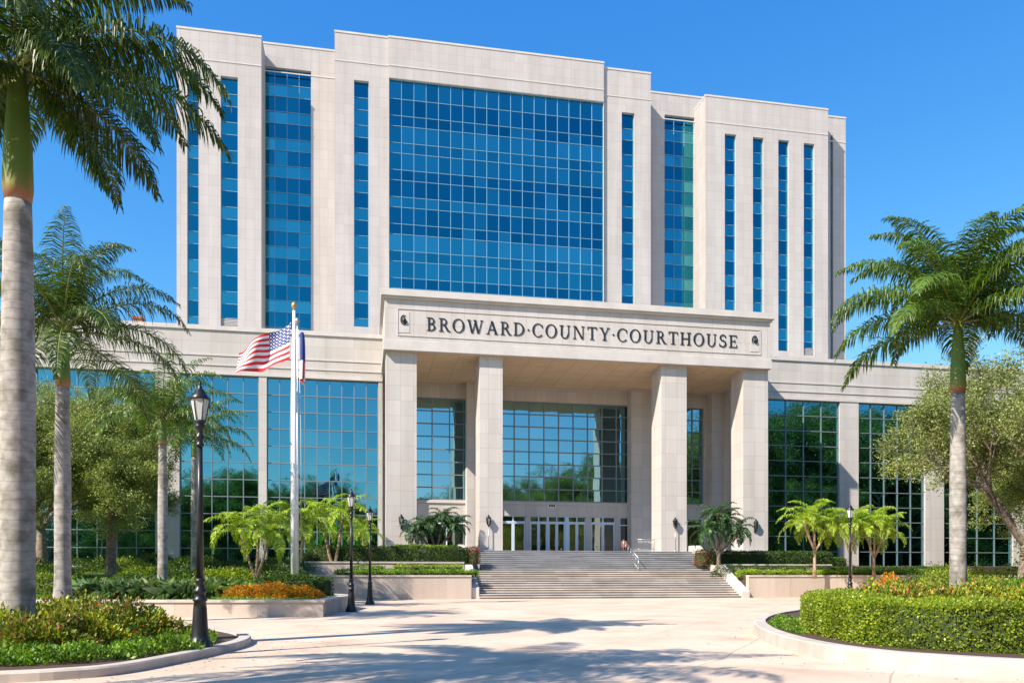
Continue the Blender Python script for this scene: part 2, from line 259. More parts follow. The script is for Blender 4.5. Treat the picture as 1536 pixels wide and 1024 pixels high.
# ------------------------------------------------------------------ mesh helpers
def tag(o, label=None, cat=None, group=None, kind=None):
    for k, v in (('label', label), ('category', cat), ('group', group), ('kind', kind)):
        if v: o[k] = v
    return o
def empty(name, loc, label, cat, group=None, rz=0):
    o = bpy.data.objects.new(name, None); C.objects.link(o); o.location = loc; o.rotation_euler.z = rz
    return tag(o, label, cat, group)
class MB:
    def __init__(s): s.v = []; s.f = []; s.m = []; s.sm = []
    def add(s, vs, fs, mi=0, smooth=False):
        b = len(s.v); s.v.extend(vs); s.f.extend([tuple(i + b for i in f) for f in fs]); s.m.extend([mi] * len(fs)); s.sm.extend([smooth] * len(fs))
    def box(s, x0, x1, y0, y1, z0, z1, mi=0):
        s.add([(x0,y0,z0),(x1,y0,z0),(x1,y1,z0),(x0,y1,z0),(x0,y0,z1),(x1,y0,z1),(x1,y1,z1),(x0,y1,z1)],
              [(0,1,5,4),(1,2,6,5),(2,3,7,6),(3,0,4,7),(4,5,6,7),(3,2,1,0)], mi)
    def quad(s, a, b, c, d, mi=0): s.add([a, b, c, d], [(0, 1, 2, 3)], mi)
    def tube(s, pts, rad, n=8, mi=0, cap=True):
        pts = [Vector(p) for p in pts]; rings = []; up = Vector((0.13, 0.21, 0.97)).normalized()
        if isinstance(rad, (int, float)): rad = [rad] * len(pts)
        for i, p in enumerate(pts):
            d = (pts[min(i + 1, len(pts) - 1)] - pts[max(i - 1, 0)]).normalized()
            a = d.cross(up)
            if a.length < 0.2: a = d.cross(Vector((1, 0, 0)))
            a.normalize(); b = d.cross(a).normalized()
            rings.append([tuple(p + (a * math.cos(2 * math.pi * k / n) + b * math.sin(2 * math.pi * k / n)) * rad[i]) for k in range(n)])
        vs = [v for r in rings for v in r]; fs = []
        for i in range(len(pts) - 1):
            for k in range(n):
                fs.append((i * n + k, i * n + (k + 1) % n, (i + 1) * n + (k + 1) % n, (i + 1) * n + k))
        if cap: fs.append(tuple(range(n))[::-1]); fs.append(tuple((len(pts) - 1) * n + k for k in range(n)))
        s.add(vs, fs, mi, True)
    def lathe(s, prof, n=20, mi=0, c=(0, 0, 0), flute=0.0, smooth=True):
        vs = []; fs = []
        for r, z in prof:
            for k in range(n):
                a = 2 * math.pi * k / n; rr = r * (1 - (flute if k % 2 else 0)); vs.append((c[0] + rr * math.cos(a), c[1] + rr * math.sin(a), c[2] + z))
        for i in range(len(prof) - 1):
            for k in range(n): fs.append((i * n + k, i * n + (k + 1) % n, (i + 1) * n + (k + 1) % n, (i + 1) * n + k))
        fs.append(tuple(range(n))[::-1]); fs.append(tuple((len(prof) - 1) * n + k for k in range(n)))
        s.add(vs, fs, mi, smooth)
    def prism(s, poly, z0, z1, mi=0):
        n = len(poly); s.add([(p[0], p[1], z0) for p in poly] + [(p[0], p[1], z1) for p in poly],
            [tuple(range(n))[::-1], tuple(range(n, 2 * n))] + [(i, (i + 1) % n, n + (i + 1) % n, n + i) for i in range(n)], mi)
    def build(s, name, mats, parent=None):
        me = bpy.data.meshes.new(name); me.from_pydata([tuple(v) for v in s.v], [], s.f)
        if not isinstance(mats, (list, tuple)): mats = [mats]
        for m in mats: me.materials.append(m)
        me.polygons.foreach_set('material_index', s.m); me.polygons.foreach_set('use_smooth', s.sm); me.update()
        o = bpy.data.objects.new(name, me); C.objects.link(o)
        if parent: o.parent = parent
        return o
def rel(o, parent):                      # world-coordinate mesh under a moved parent
    o.matrix_parent_inverse = Matrix.Translation(-Vector(parent.location)) if parent.rotation_euler.z == 0 else parent.matrix_basis.inverted()
    return o
def np_mesh(name, verts, nper, mats, parent=None, mi=None, extra=None):
    """verts (n*nper,3): n separate polygons of nper corners; extra = MB appended with the last material"""
    n = len(verts) // nper
    V = np.asarray(verts, dtype=np.float32)
    ev = np.zeros((0, 3), np.float32); ef = []
    if extra: ev = np.array([tuple(v) for v in extra.v], np.float32).reshape(-1, 3); ef = extra.f
    me = bpy.data.meshes.new(name)
    allv = np.vstack([V, ev]); me.vertices.add(len(allv)); me.vertices.foreach_set('co', allv.ravel())
    li = np.arange(n * nper, dtype=np.int32); el = np.array([i + len(V) for f in ef for i in f], np.int32)
    loops = np.concatenate([li, el]) if len(el) else li
    me.loops.add(len(loops)); me.loops.foreach_set('vertex_index', loops)
    tot = np.concatenate([np.full(n, nper, np.int32), np.array([len(f) for f in ef], np.int32)]) if ef else np.full(n, nper, np.int32)
    sta = np.concatenate([[0], np.cumsum(tot)[:-1]]).astype(np.int32)
    me.polygons.add(len(tot)); me.polygons.foreach_set('loop_start', sta); me.polygons.foreach_set('loop_total', tot)
    if not isinstance(mats, (list, tuple)): mats = [mats]
    for m in mats: me.materials.append(m)
    idx = np.zeros(len(tot), np.int32)
    if mi is not None: idx[:n] = mi
    if ef: idx[n:] = len(mats) - 1
    me.polygons.foreach_set('material_index', idx); me.update(calc_edges=True); me.validate()
    o = bpy.data.objects.new(name, me); C.objects.link(o)
    if parent: o.parent = parent
    return o
def nrm(a): return a / np.maximum(np.linalg.norm(a, axis=1, keepdims=True), 1e-9)
def leaf_quads(P, D, L, Wd, up=None):
    """diamond leaves at P pointing along D, lengths L, widths Wd"""
    n = len(P); D = nrm(D); r = rng.normal(size=(n, 3)) if up is None else up + rng.normal(size=(n, 3)) * 0.35
    Sv = nrm(np.cross(D, r)); L = np.broadcast_to(L, (n,))[:, None]; Wd = np.broadcast_to(Wd, (n,))[:, None]
    m = P + D * L * 0.45
    return np.stack([P, m + Sv * Wd / 2, P + D * L, m - Sv * Wd / 2], axis=1).reshape(-1, 3)
def children(o): return [c for c in bpy.data.objects if c.parent == o]
def copy_tree(o, parent=None):
    kids = children(o); c = o.copy(); C.objects.link(c)
    if parent: c.parent = parent
    for k in kids: copy_tree(k, c)
    return c

# ================================================================== GROUND
g = MB(); g.quad((-600, -400, 0), (700, -400, 0), (700, 900, 0), (-600, 900, 0)); tag(g.build('plaza', M['paving']), kind='structure')

# ================================================================== COURTHOUSE
CH = empty('courthouse', (17, 66, 0), 'pale limestone courthouse with blue glass tower, glazed wings and a four-column entrance portico', 'courthouse')
def part(mb, name, mats): o = mb.build(name, mats, CH); return rel(o, CH)
def sub(mb, name, mats, par):
    return mb.build(name, mats, par)

def wall_open(mb, x0, x1, z0, z1, Y, ops, rev=0.35, depth=None, mi=0, top=True):
    """front wall with real openings (x0,x1,z0,z1) and reveals; optional side and top faces back to depth"""
    xs = sorted({x0, x1, *[o[0] for o in ops], *[o[1] for o in ops]}); zs = sorted({z0, z1, *[o[2] for o in ops], *[o[3] for o in ops]})
    for i in range(len(xs) - 1):
        for j in range(len(zs) - 1):
            cx, cz = (xs[i] + xs[i + 1]) / 2, (zs[j] + zs[j + 1]) / 2
            if any(o[0] < cx < o[1] and o[2] < cz < o[3] for o in ops): continue
            mb.quad((xs[i], Y, zs[j]), (xs[i + 1], Y, zs[j]), (xs[i + 1], Y, zs[j + 1]), (xs[i], Y, zs[j + 1]), mi)
    for a, b, c, d in ops:
        Yr = Y + rev
        mb.quad((a, Y, c), (a, Yr, c), (a, Yr, d), (a, Y, d), mi); mb.quad((b, Yr, c), (b, Y, c), (b, Y, d), (b, Yr, d), mi)
        mb.quad((a, Y, d), (a, Yr, d), (b, Yr, d), (b, Y, d), mi); mb.quad((a, Yr, c), (a, Y, c), (b, Y, c), (b, Yr, c), mi)
    if depth:
        D = Y + depth
        mb.quad((x0, D, z0), (x0, Y, z0), (x0, Y, z1), (x0, D, z1), mi); mb.quad((x1, Y, z0), (x1, D, z0), (x1, D, z1), (x1, Y, z1), mi)
        mb.quad((x1, D, z0), (x0, D, z0), (x0, D, z1), (x1, D, z1), mi)
        if top: mb.quad((x0, Y, z1), (x1, Y, z1), (x1, D, z1), (x0, D, z1), mi)
def glazing(x0, x1, z0, z1, Y, xs, zs, mats, matf, mw=0.07, fm='alu', tilt=0.0025, name='window', skip=None):
    """panes (each its own slightly tilted quad) with a frame of mullions as sub-part; xs, zs = grid lines"""
    g = MB()
    for i in range(len(xs) - 1):
        for j in range(len(zs) - 1):
            a, b, c, d = xs[i], xs[i + 1], zs[j], zs[j + 1]
            tx, tz = rng.normal(0, tilt, 2); tx *= (b - a) / 2; tz *= (d - c) / 2
            g.quad((a, Y - tx - tz, c), (b, Y + tx - tz, c), (b, Y + tx + tz, d), (a, Y - tx + tz, d), matf(i, j))
    w = part(g, name, mats)
    f = MB(); h = mw / 2
    for x in xs[1:-1]: f.box(x - h, x + h, Y - 0.10, Y + 0.03, z0, z1)
    for x, e in ((xs[0], 1), (xs[-1], -1)): f.box(min(x, x + e * mw), max(x, x + e * mw), Y - 0.112, Y + 0.03, z0, z1)
    for k, z in enumerate(zs[1:-1]): f.box(x0 + .001, x1 - .001, Y - 0.085, Y + 0.025, z - h, z + h)
    for z, e in ((zs[0], 1), (zs[-1], -1)): f.box(x0 + .001, x1 - .001, Y - 0.107, Y + 0.025, min(z, z + e * mw), max(z, z + e * mw))
    sub(f, 'frame', M[fm], w)
    return w
def lin(a, b, n): return [a + (b - a) * i / n for i in range(n + 1)]

# ---- tower. YT = front plane of the centre bay
YT = 90.0; YB = 91.0; YR = 93.2; YE = 95.0
ZT0 = 18.0                                    # everything starts below the wing roof
PER = 3.05                                    # storey height on the tower
def rows(z0, z1, tall=1.72, first='tall'):
    """alternating vision / spandrel rows from the top down, storey height PER"""
    zs = [z1]; k = 0; kinds = []
    while zs[-1] > z0 + 0.6:
        h = tall if k % 2 == 0 else PER - tall
        zs.append(max(z0, zs[-1] - h)); kinds.append(k % 2); k += 1
    return zs[::-1], kinds[::-1]
def strip(x0, x1, z0, z1, Y, nx):
    zs, kd = rows(z0, z1)
    glazing(x0, x1, z0, z1, Y, lin(x0, x1, nx), zs, [M['g_dark'], M['g_light'], M['g_mid']],
            lambda i, j: (0 if kd[j] == 0 else 1) if random.random() > 0.1 else 2, 0.048, 'alu_blue')
def tower_block(xa, xb, ytop, Y, wins, zb=ZT0, name='tower_wall', depth=24, nx=1, xt=None):
    x0, x1 = onY(xa, Y), onY(xb, Y); zt = zY(xt if xt else (xa + xb) / 2, ytop, Y)
    ops = []
    for (wa, wb, wt, wbm, n, kind) in wins:
        a, b = onY(wa, Y + 0.4), onY(wb, Y + 0.4); zt_ = zY((wa + wb) / 2, wt, Y); zb_ = zY((wa + wb) / 2, wbm, Y)
        ops.append((a, b, zb_, zt_, n, kind))
    mb = MB(); wall_open(mb, x0, x1, zb, zt, Y, [o[:4] for o in ops], 0.4, depth)
    part(mb, name, M['stone'])
    for a, b, c, d, n, kind in ops:
        if kind == 'strip': strip(a, b, c, d, Y + 0.4, n)
        if kind == 'vent':
            strip(a, b, c + 1.0, d, Y + 0.4, n)
            v = MB()
            for k in range(6): v.box(a, b, Y + .2 + 0.002 * k, Y + 0.42, c + 0.05 + k * 0.15, c + 0.15 + k * 0.15)
            part(v, 'vent_louvre', M['louvre'])
    cp = MB(); cp.box(x0 - 0.04, x1 + 0.04, Y - 0.06, Y + depth, zt, zt + 0.2); part(cp, 'coping', M['plain'])
    # shadow-gap groove under the parapet
    gr = MB(); zg = zt - 3.1; gr.box(x0 - 0.02, x1 + 0.02, Y - 0.05, Y - 0.003, zg, zg + 0.12); part(gr, 'parapet_band', M['plain'])
    return x0, x1, zt
tower_block(265, 392, 49.5, YT, [(282, 299, 107, 486, 1, 'strip'), (332, 357.5, 115, 490, 1, 'vent')])
tower_block(391, 503, 71.5, YR, [(394, 467, 103, 520, 4, 'strip')], depth=20)
tower_block(502, 582.5, 53, YT - .6, [(531, 553, 121, 490, 1, 'strip')])
# centre bay with the large curtain wall
x0, x1 = onY(582.6, YT - .9), onY(906, YT - .9); zt = zY(745, 76, YT - .9); YC = YT - .9
a, b = onY(583.2, YC + .35) + .02, onY(904.5, YC + .35); c, d = 20.0, zY(743, 134.5, YC)
mb = MB(); wall_open(mb, x0, x1, ZT0, zt, YC, [(a, b, c, d)], 0.35, 20); part(mb, 'tower_wall', M['stone'])
cp = MB(); cp.box(x0 - .04, x1 + .04, YC - .06, YC + 20, zt, zt + .2); part(cp, 'coping', M['plain'])
gr = MB(); gr.box(x0, x1, YC - .05, YC - .003, zt - 3.1, zt - 2.98); part(gr, 'parapet_band', M['plain'])
zs = [d]; kd = []
while zs[-1] > c + .7:
    h = (1.15, 1.85)[len(kd) % 2] if len(kd) else 2.1
    zs.append(max(c, zs[-1] - h)); kd.append(len(kd))
zs = zs[::-1]; kd = kd[::-1]
tone = {0: 2, 1: 2, 2: 0}
def cw(i, j):
    k = kd[j]; s = (k // 1) % 8
    base = [2, 0, 0, 1, 2, 2, 0, 0][s]
    if random.random() < 0.12: base = 2
    return base
glazing(a, b, c, d, YC + .35, lin(a, b, 18), zs, [M['g_dark'], M['g_light'], M['g_mid']], cw, 0.048, 'alu_blue', 0.004, 'curtain_wall')
tower_block(906.5, 976, 107.5, YT - .6, [(931, 950, 169, 500, 1, 'strip')])
tower_block(975, 1062, 144, YR, [(995, 1056, 175, 520, 4, 'strip')], depth=20)
tower_block(1058, 1242, 155, YT, [(1085, 1102, 201, 500, 1, 'strip'), (1127, 1143, 206, 500, 1, 'strip'), (1165, 1181, 210, 526, 1, 'strip'), (1203, 1219, 215, 533, 1, 'vent')])
tower_block(1241, 1268.5, 177, YR - 1, [(1243, 1247, 203, 545, 1, 'strip')], depth=20)

# ---- wings
YW = 69.0; ZW = 21.75; ZG = 18.1; GB = 2.4
XPL, XPR = onY(577, 61.6), onY(1155, 61.6)         # outer faces of the portico
def wing(x0, x1, ops, cols):
    mb = MB(); wall_open(mb, x0, x1, 0.0, ZW, YW, ops, 0.3, 24); part(mb, 'wing_wall', M['wing'])
    for z, h, pr in ((ZW, .35, .12), (ZG + 1.55, .12, .06), (ZG + 0.75, .10, .06), (ZG + .02, .28, .07)):
        cp = MB(); cp.box(x0, x1, YW - pr, YW + (24 if z == ZW else -.003), z, z + h); part(cp, 'coping' if z == ZW else 'moulding', M['plain'])
    for k, (a, b, c, d) in enumerate(ops):
        nz_ = 11; glazing(a, b, c, d, YW + .3, lin(a, b, cols[k]), lin(c, d, nz_), [M['g_wing']], lambda i, j: 0, 0.075, 'alu_dark', 0.003)
xl = lambda p: onY(p, YW)
wing(-62, XPL - .003, [(-60, xl(235) - 12, GB, ZG), (xl(235) - 10.5, xl(233), GB, ZG), (xl(269), xl(388), GB, ZG), (xl(400), XPL - .35, GB, ZG)], [10, 7, 5, 9])  # narrow pier before the last opening: a glass reflection built as stone
wing(XPR + .003, 78, [(XPR + .25, xl(1260), GB, ZG), (xl(1288), xl(1388), GB, ZG), (xl(1416), xl(1520), GB, ZG), (xl(1560), 76, GB, ZG)], [6, 5, 4, 6])
# roof chimney on the left wing
ch = MB(); cx = onY(206, 72); ch.box(cx - .35, cx + .35, 72, 72.7, ZW, ZW + 1.5); ch.box(cx - .42, cx + .42, 71.93, 72.77, ZW + 1.5, ZW + 1.7); part(ch, 'chimney', M['brick'])

# ---- portico
YP = 61.6; YK = 62.0; HP = 3.52
ZS = zY(577, 524, YP); ZPT = zY(577, 434, YP)
mb = MB(); mb.box(XPL, XPR, YP, 88, ZS, ZPT - .5); part(mb, 'entablature', M['stone2'])
mb = MB(); mb.box(XPL - .28, XPR + .28, YP - .35, 88.01, ZPT - .5, ZPT); mb.box(XPL - .12, XPR + .12, YP - .18, 87.9, ZPT - .68, ZPT - .5 - .001); part(mb, 'cornice', M['plain'])
mb = MB(); mb.box(XPL - .1, XPR + .1, YP - .14, 68.98, ZS - .003, ZS + .72); mb.box(XPL - .05, XPR + .05, YP - .07, 68.9, ZS + .723, ZS + .86); part(mb, 'architrave_band', M['plain'])
mb = MB(); mb.quad((XPL + .3, YP + .3, ZS - .008), (XPL + .3, 71.4, ZS - .008), (XPR - .3, 71.4, ZS - .008), (XPR - .3, YP + .3, ZS - .008)); part(mb, 'soffit', M['soffit'])
# raised border of the inscription panel
pa, pb, pz0, pz1 = XPL + .95, XPR - .85, ZS + 1.12, ZPT - 1.35
mb = MB(); e = .07
mb.box(pa, pb, YP - .05, YP - .002, pz0, pz0 + e); mb.box(pa, pb, YP - .05, YP - .002, pz1 - e, pz1)
mb.box(pa, pa + e, YP - .048, YP - .002, pz0 + e, pz1 - e); mb.box(pb - e, pb, YP - .048, YP - .002, pz0 + e, pz1 - e); part(mb, 'panel_border', M['plain'])
for s_, x_ in ((0, pa), (1, pb)):
    mb = MB(); w_ = 1.05; xx = pa if s_ == 0 else pb - w_
    q = xx + .12; mb.box(q, q + w_ - .24, YP - .03, YP - .002, pz0 + .25, pz1 - .25); part(mb, 'panel_block', M['plain'])
    cx, cz = xx + .5, (pz0 + pz1) / 2 + .15
    em = MB()
    for k in range(22):
        a0 = 2 * math.pi * k / 22 * .82 + (0.9 if s_ == 0 else -0.9); a1 = 2 * math.pi * (k + 1) / 22 * .82 + (0.9 if s_ == 0 else -0.9)
        t_ = .035 + .03 * math.sin(k / 22 * math.pi)
        r0, r1 = .33, .33 - t_ * 1.2
        P4 = [(cx + r * math.cos(a) * .8, cz + r * math.sin(a) * 1.15) for r, a in ((r0, a0), (r0, a1), (r1, a1), (r1, a0))]
        y0, y1 = YP - .08, YP - .03
        em.add([(x, y0, z) for x, z in P4] + [(x, y1, z) for x, z in P4], [(0, 1, 2, 3), (4, 7, 6, 5), (0, 4, 5, 1), (2, 6, 7, 3)])
    em.lathe([(0.02, -.26), (.13, -.16), (.16, 0), (.09, .14), (.02, .26)], 10, 0, (cx + .02, YP - .08, cz - .02))
    part(em, 'emblem', M['bronze'])
# columns
for pa_, pb_ in ((579, 625), (719.5, 754), (992, 1030), (1115, 1152)):
    a, b = onY(pa_, YK), onY(pb_, YK)
    mb = MB(); mb.box(a, b, YK, YK + 2.25, HP, ZS - .01); part(mb, 'column', M['stone2'])
# recessed back wall with tall glazing over the doors
YG = 71.5
gl = [(onY(622, YG), onY(701, YG), 3), (onY(727, YG), onY(947, YG), 10), (onY(1008, YG), onY(1055.5, YG), 3)]
zg0, zg1 = zY(850, 752.5, YG), ZS - 1.1 - .2
zd1 = zY(850, 774, YG)
ops = [(a, b, zg0, zg1) for a, b, n in gl]
bx0, bx1 = XPL + .0, XPR
DO = []  # door openings
for a, b in ((733, 788.5), (795.5, 879), (887, 923), (930, 946), (640, 700), (1008, 1055)): DO.append((onY(a, YG), onY(b, YG), HP + .001, zd1))
mb = MB(); wall_open(mb, bx0, bx1, HP, ZS, YG, ops + DO, 0.3, None); part(mb, 'entrance_wall', M['stone2'])
for k, (a, b, n) in enumerate(gl):
    glazing(a, b, zg0, zg1, YG + .3, lin(a, b, n), lin(zg0, zg1, 8), [M['g_hall']], lambda i, j: 0, .09, 'alu_dark', 0.003)
for a, b in ((700.5, 727), (947, 1008), (1068, 1091)):   # piers against the back wall
    A, B = onY(a, YG - 1.2), onY(b, YG - 1.2)
    mb = MB(); mb.box(A, B, YG - 1.2, YG - .003, HP, ZS - .02); part(mb, 'pier', M['stone2'])
mb = MB(); A = onY(1091, YG - .6); mb.box(A, XPR - .01, YG - .6, YG - .004, HP, ZS - .03); part(mb, 'pier', M['stone2'])
mb = MB(); mb.box(XPL + .001, XPR - .001, YG - .12, YG - .003, zg0 - .28, zg0 - .12); part(mb, 'moulding', M['plain'])
# beams hiding the recess behind the entablature (soffit edge beam over the glazing)
# doors
def door_set(a, b, n, z0=HP + .01, z1=zd1, Y=YG + .22, tr=.62):
    w = (b - a) / n; zt_ = z1 - tr
    for i in range(n):
        xa, xb = a + i * w, a + (i + 1) * w
        g = MB(); g.box(xa + .01, xa + .13, Y - .07, Y + .05, z0, zt_); g.box(xb - .13, xb - .01, Y - .07, Y + .05, z0, zt_)
        g.box(xa + .13, xb - .13, Y - .069, Y + .05, z0, z0 + .28); g.box(xa + .13, xb - .13, Y - .069, Y + .05, zt_ - .1, zt_)
        dr = part(g, 'door', M['doorf'])
        q = MB(); q.quad((xa + .13, Y, z0 + .28), (xb - .13, Y, z0 + .28), (xb - .13, Y + .004 * random.uniform(-1, 1), zt_ - .1), (xa + .13, Y, zt_ - .1)); sub(q, 'door_glass', M['g_door'], dr)
        hd = MB(); hx = xb - .18 if i % 2 == 0 else xa + .18; hd.box(hx - .015, hx + .015, Y - .13, Y - .10, z0 + .8, z0 + 1.35); hd.box(hx - .012, hx + .012, Y - .10, Y - .071, z0 + .82, z0 + .86); hd.box(hx - .012, hx + .012, Y - .10, Y - .071, z0 + 1.29, z0 + 1.33); sub(hd, 'handle', M['steel'], dr)
    t = MB(); t.box(a, b, Y - .10, Y + .05, zt_ + .001, zt_ + .13); t.box(a, b, Y - .10, Y + .05, z1 - .07, z1 - .001)
    for i in range(n + 1):
        x = a + i * w; x_a, x_b = max(a, x - .05), min(b, x + .05); t.box(x_a, x_b, Y - .09, Y + .05, zt_ + .13, z1 - .07)
    tp = part(t, 'transom', M['doorf'])
    q = MB()
    for i in range(n): q.quad((a + i * w, Y + .01, zt_ + .13), (a + (i + 1) * w, Y + .01, zt_ + .13), (a + (i + 1) * w, Y + .012, z1 - .07), (a + i * w, Y + .012, z1 - .07))
    sub(q, 'transom_glass', M['g_door'], tp)
door_set(DO[0][0], DO[0][1], 3)
m1, m2, m3 = onY(822, YG), onY(850, YG), onY(853, YG)
door_set(DO[1][0], onY(821.5, YG), 2); door_set(onY(823, YG), onY(848.5, YG), 2); door_set(onY(853, YG), DO[1][1], 2)
mb = MB(); mb.box(onY(821.6, YG), onY(822.9, YG), YG + .1, YG + .28, HP, zd1); mb.box(onY(848.6, YG), onY(852.9, YG), YG + .1, YG + .28, HP, zd1); part(mb, 'door_mullion', M['doorf'])
door_set(DO[2][0], DO[2][1], 2)
for k in (3, 4, 5):
    a, b, c, d = DO[k]; glazing(a, b, c, d, YG + .25, lin(a, b, 1 if k == 3 else 2), [c, d - .75, d], [M['g_door']], lambda i, j: 0, .1, 'doorf', .003, 'sidelight')
# oval plaque above the doors
mb = MB(); px_, pz_ = onY(828, YG), zY(828, 758.5, YG)
mb.add([(px_ + .42 * math.cos(k * math.pi / 12), YG - .05, pz_ + .2 * math.sin(k * math.pi / 12)) for k in range(24)] + [(px_ + .42 * math.cos(k * math.pi / 12), YG - .002, pz_ + .2 * math.sin(k * math.pi / 12)) for k in range(24)],
       [tuple(range(24))] + [(k, 24 + k, 24 + (k + 1) % 24, (k + 1) % 24) for k in range(24)])
pl = part(mb, 'plaque', M['white'])
mb = MB()
for k in range(3): mb.box(px_ - .3 + k * .21, px_ - .14 + k * .21, YG - .07, YG - .051, pz_ - .09, pz_ + .1)
sub(mb, 'plaque_marks', M['bronze'], pl)

# ---- inscription: serif capitals drawn as strokes, each letter its own part
def letter(chn, x, z, h, Y):
    mb = MB(); cnt = [0]; th = .13; tn = .06; sf = .045
    def dep(): cnt[0] += 1; return Y - .05 - .0015 * cnt[0]
    def poly(pts):
        y0 = dep(); n = len(pts); V = [(x + px * h, y0, z + pz * h) for px, pz in pts] + [(x + px * h, Y - .004, z + pz * h) for px, pz in pts]
        ar = sum(pts[i][0] * pts[(i + 1) % n][1] - pts[(i + 1) % n][0] * pts[i][1] for i in range(n))
        f = [tuple(range(n))] + [(i, n + i, n + (i + 1) % n, (i + 1) % n) for i in range(n)]
        if ar < 0: f = [tuple(reversed(q)) for q in f]
        mb.add(V, f)
    def bar(x0, z0, x1, z1, w):     # stroke with horizontal ends
        poly([(x0 - w / 2, z0), (x0 + w / 2, z0), (x1 + w / 2, z1), (x1 - w / 2, z1)])
    def hb(x0, x1, zc, w): poly([(x0, zc - w / 2), (x1, zc - w / 2), (x1, zc + w / 2), (x0, zc + w / 2)])
    def serif(xc, top, w=.17):
        zz = 1 - sf / 2 if top else sf / 2; hb(xc - w, xc + w, zz, sf)
    def ring(cx, cz, rx, rz, a0, a1, t0=th, t1=tn, n=22):
        for k in range(n):
            A = a0 + (a1 - a0) * k / n; B = a0 + (a1 - a0) * (k + 1) / n; q = []
            def P(a_, inner):
                k_ = 1 if not inner else 0
                return (cx + (rx - (0 if k_ else t0)) * math.cos(a_), cz + (rz - (0 if k_ else t1)) * math.sin(a_))
            q = [P(A, 0), P(B, 0), P(B, 1), P(A, 1)]
            poly2(q)
    def poly2(pts):
        y0 = Y - .05; n = 4; V = [(x + px * h, y0, z + pz * h) for px, pz in pts] + [(x + px * h, Y - .004, z + pz * h) for px, pz in pts]
        mb.add(V, [(0, 1, 2, 3), (0, 4, 5, 1), (2, 6, 7, 3)])
    pi = math.pi; w = .8
    if chn == 'B': bar(.17, 0, .17, 1, th); serif(.14, 1, .14); serif(.14, 0, .14); ring(.3, .75, .3, .25, -pi/2, pi/2, .13); ring(.3, .27, .36, .27, -pi/2, pi/2, .14); hb(.2, .32, .97, .06); hb(.2, .32, .52, .06); hb(.2, .32, .03, .06); w = .72
    if chn == 'R': bar(.17, 0, .17, 1, th); serif(.16, 1, .16); serif(.17, 0, .17); ring(.3, .74, .32, .26, -pi/2, pi/2, .13); hb(.2, .32, .97, .06); hb(.2, .32, .51, .06); bar(.42, .5, .72, 0, .17); hb(.66, .86, .03, .05); w = .82
    if chn == 'P': pass
    if chn == 'O': ring(.46, .5, .46, .53, 0, 2 * pi, .15, .06, 32); w = .92
    if chn == 'D': bar(.17, 0, .17, 1, th); serif(.14, 1, .14); serif(.14, 0, .14); ring(.3, .5, .55, .5, -pi/2, pi/2, .15); hb(.2, .32, .97, .06); hb(.2, .32, .03, .06); w = .87
    if chn == 'C': ring(.46, .5, .46, .53, R(42), R(318), .15, .06, 28); bar(.79, .68, .79, .92, .05); w = .84
    if chn == 'U': bar(.17, .3, .17, 1, th); serif(.17, 1); bar(.72, .3, .72, 1, tn); serif(.72, 1, .13); ring(.423, .32, .33, .35, pi, 2 * pi, .13, .07); w = .88
    if chn == 'N': bar(.14, 0, .14, 1, tn); serif(.13, 0, .13); hb(0, .2, .975, sf); bar(.18, 1, .76, 0, .16); bar(.80, 0, .80, 1, tn); serif(.80, 1, .13); w = .94
    if chn == 'T': bar(.40, 0, .40, 1, th); serif(.40, 0); hb(.02, .78, .965, .07); bar(.045, .78, .045, 1, .045); bar(.755, .78, .755, 1, .045); w = .8
    if chn == 'Y': bar(.42, 0, .42, .48, th); serif(.42, 0); bar(.42, .45, .14, 1, .15); bar(.44, .45, .72, 1, tn); serif(.13, 1, .14); serif(.72, 1, .12); w = .84
    if chn == 'H': bar(.17, 0, .17, 1, th); bar(.74, 0, .74, 1, th); [serif(q, t) for q in (.17, .74) for t in (0, 1)]; hb(.2, .7, .51, .06); w = .92
    if chn == 'W': bar(.13, 1, .38, 0, .15); bar(.42, 0, .62, .95, .06); bar(.60, 1, .85, 0, .15); bar(.89, 0, 1.12, 1, .06); serif(.13, 1, .14); serif(.60, 1, .12); serif(1.12, 1, .11); w = 1.24
    if chn == 'A': bar(.16, 0, .46, 1, .06); bar(.46, 1, .80, 0, .16); hb(.24, .68, .34, .055); serif(.15, 0, .13); serif(.80, 0, .14); w = .93
    if chn == 'S': ring(.32, .75, .27, .27, R(35), R(285), .13, .09, 20); ring(.32, .27, .31, .29, R(-145), R(105), .13, .09, 20); bar(.56, .74, .56, .94, .05); bar(.045, .06, .045, .28, .05); w = .66
    if chn == 'E': bar(.17, 0, .17, 1, th); hb(0, .66, .97, .06); hb(0, .68, .03, .06); hb(.2, .52, .52, .055); bar(.64, .80, .64, 1, .045); bar(.66, 0, .66, .24, .045); bar(.51, .40, .51, .64, .04); w = .74
    if chn == '.': ring(.1, .48, .075, .075, 0, 2 * pi, .07, .07, 10); w = .2
    return mb, w
txt = 'BROWARD.COUNTY.COURTHOUSE'
hl = 1.02; xa_, xb_ = onY(640, YP), onY(1106, YP); wid = []
for c_ in txt: _, w = letter(c_, 0, 0, hl, YP); wid.append(w * hl)
gapx = ((xb_ - xa_) - sum(wid)) / (len(txt) - 1); xx = xa_
zl = zY(640, 495.5, YP); zr = zY(1106, 522, YP); zl = (zl + zr) / 2; print('letters z', zl, zr, 'gap', gapx, 'panel', pz0, pz1)
for c_, w in zip(txt, wid):
    mb, _ = letter(c_, xx, zl, hl, YP); part(mb, 'letter', M['bronze']); xx += w + gapx

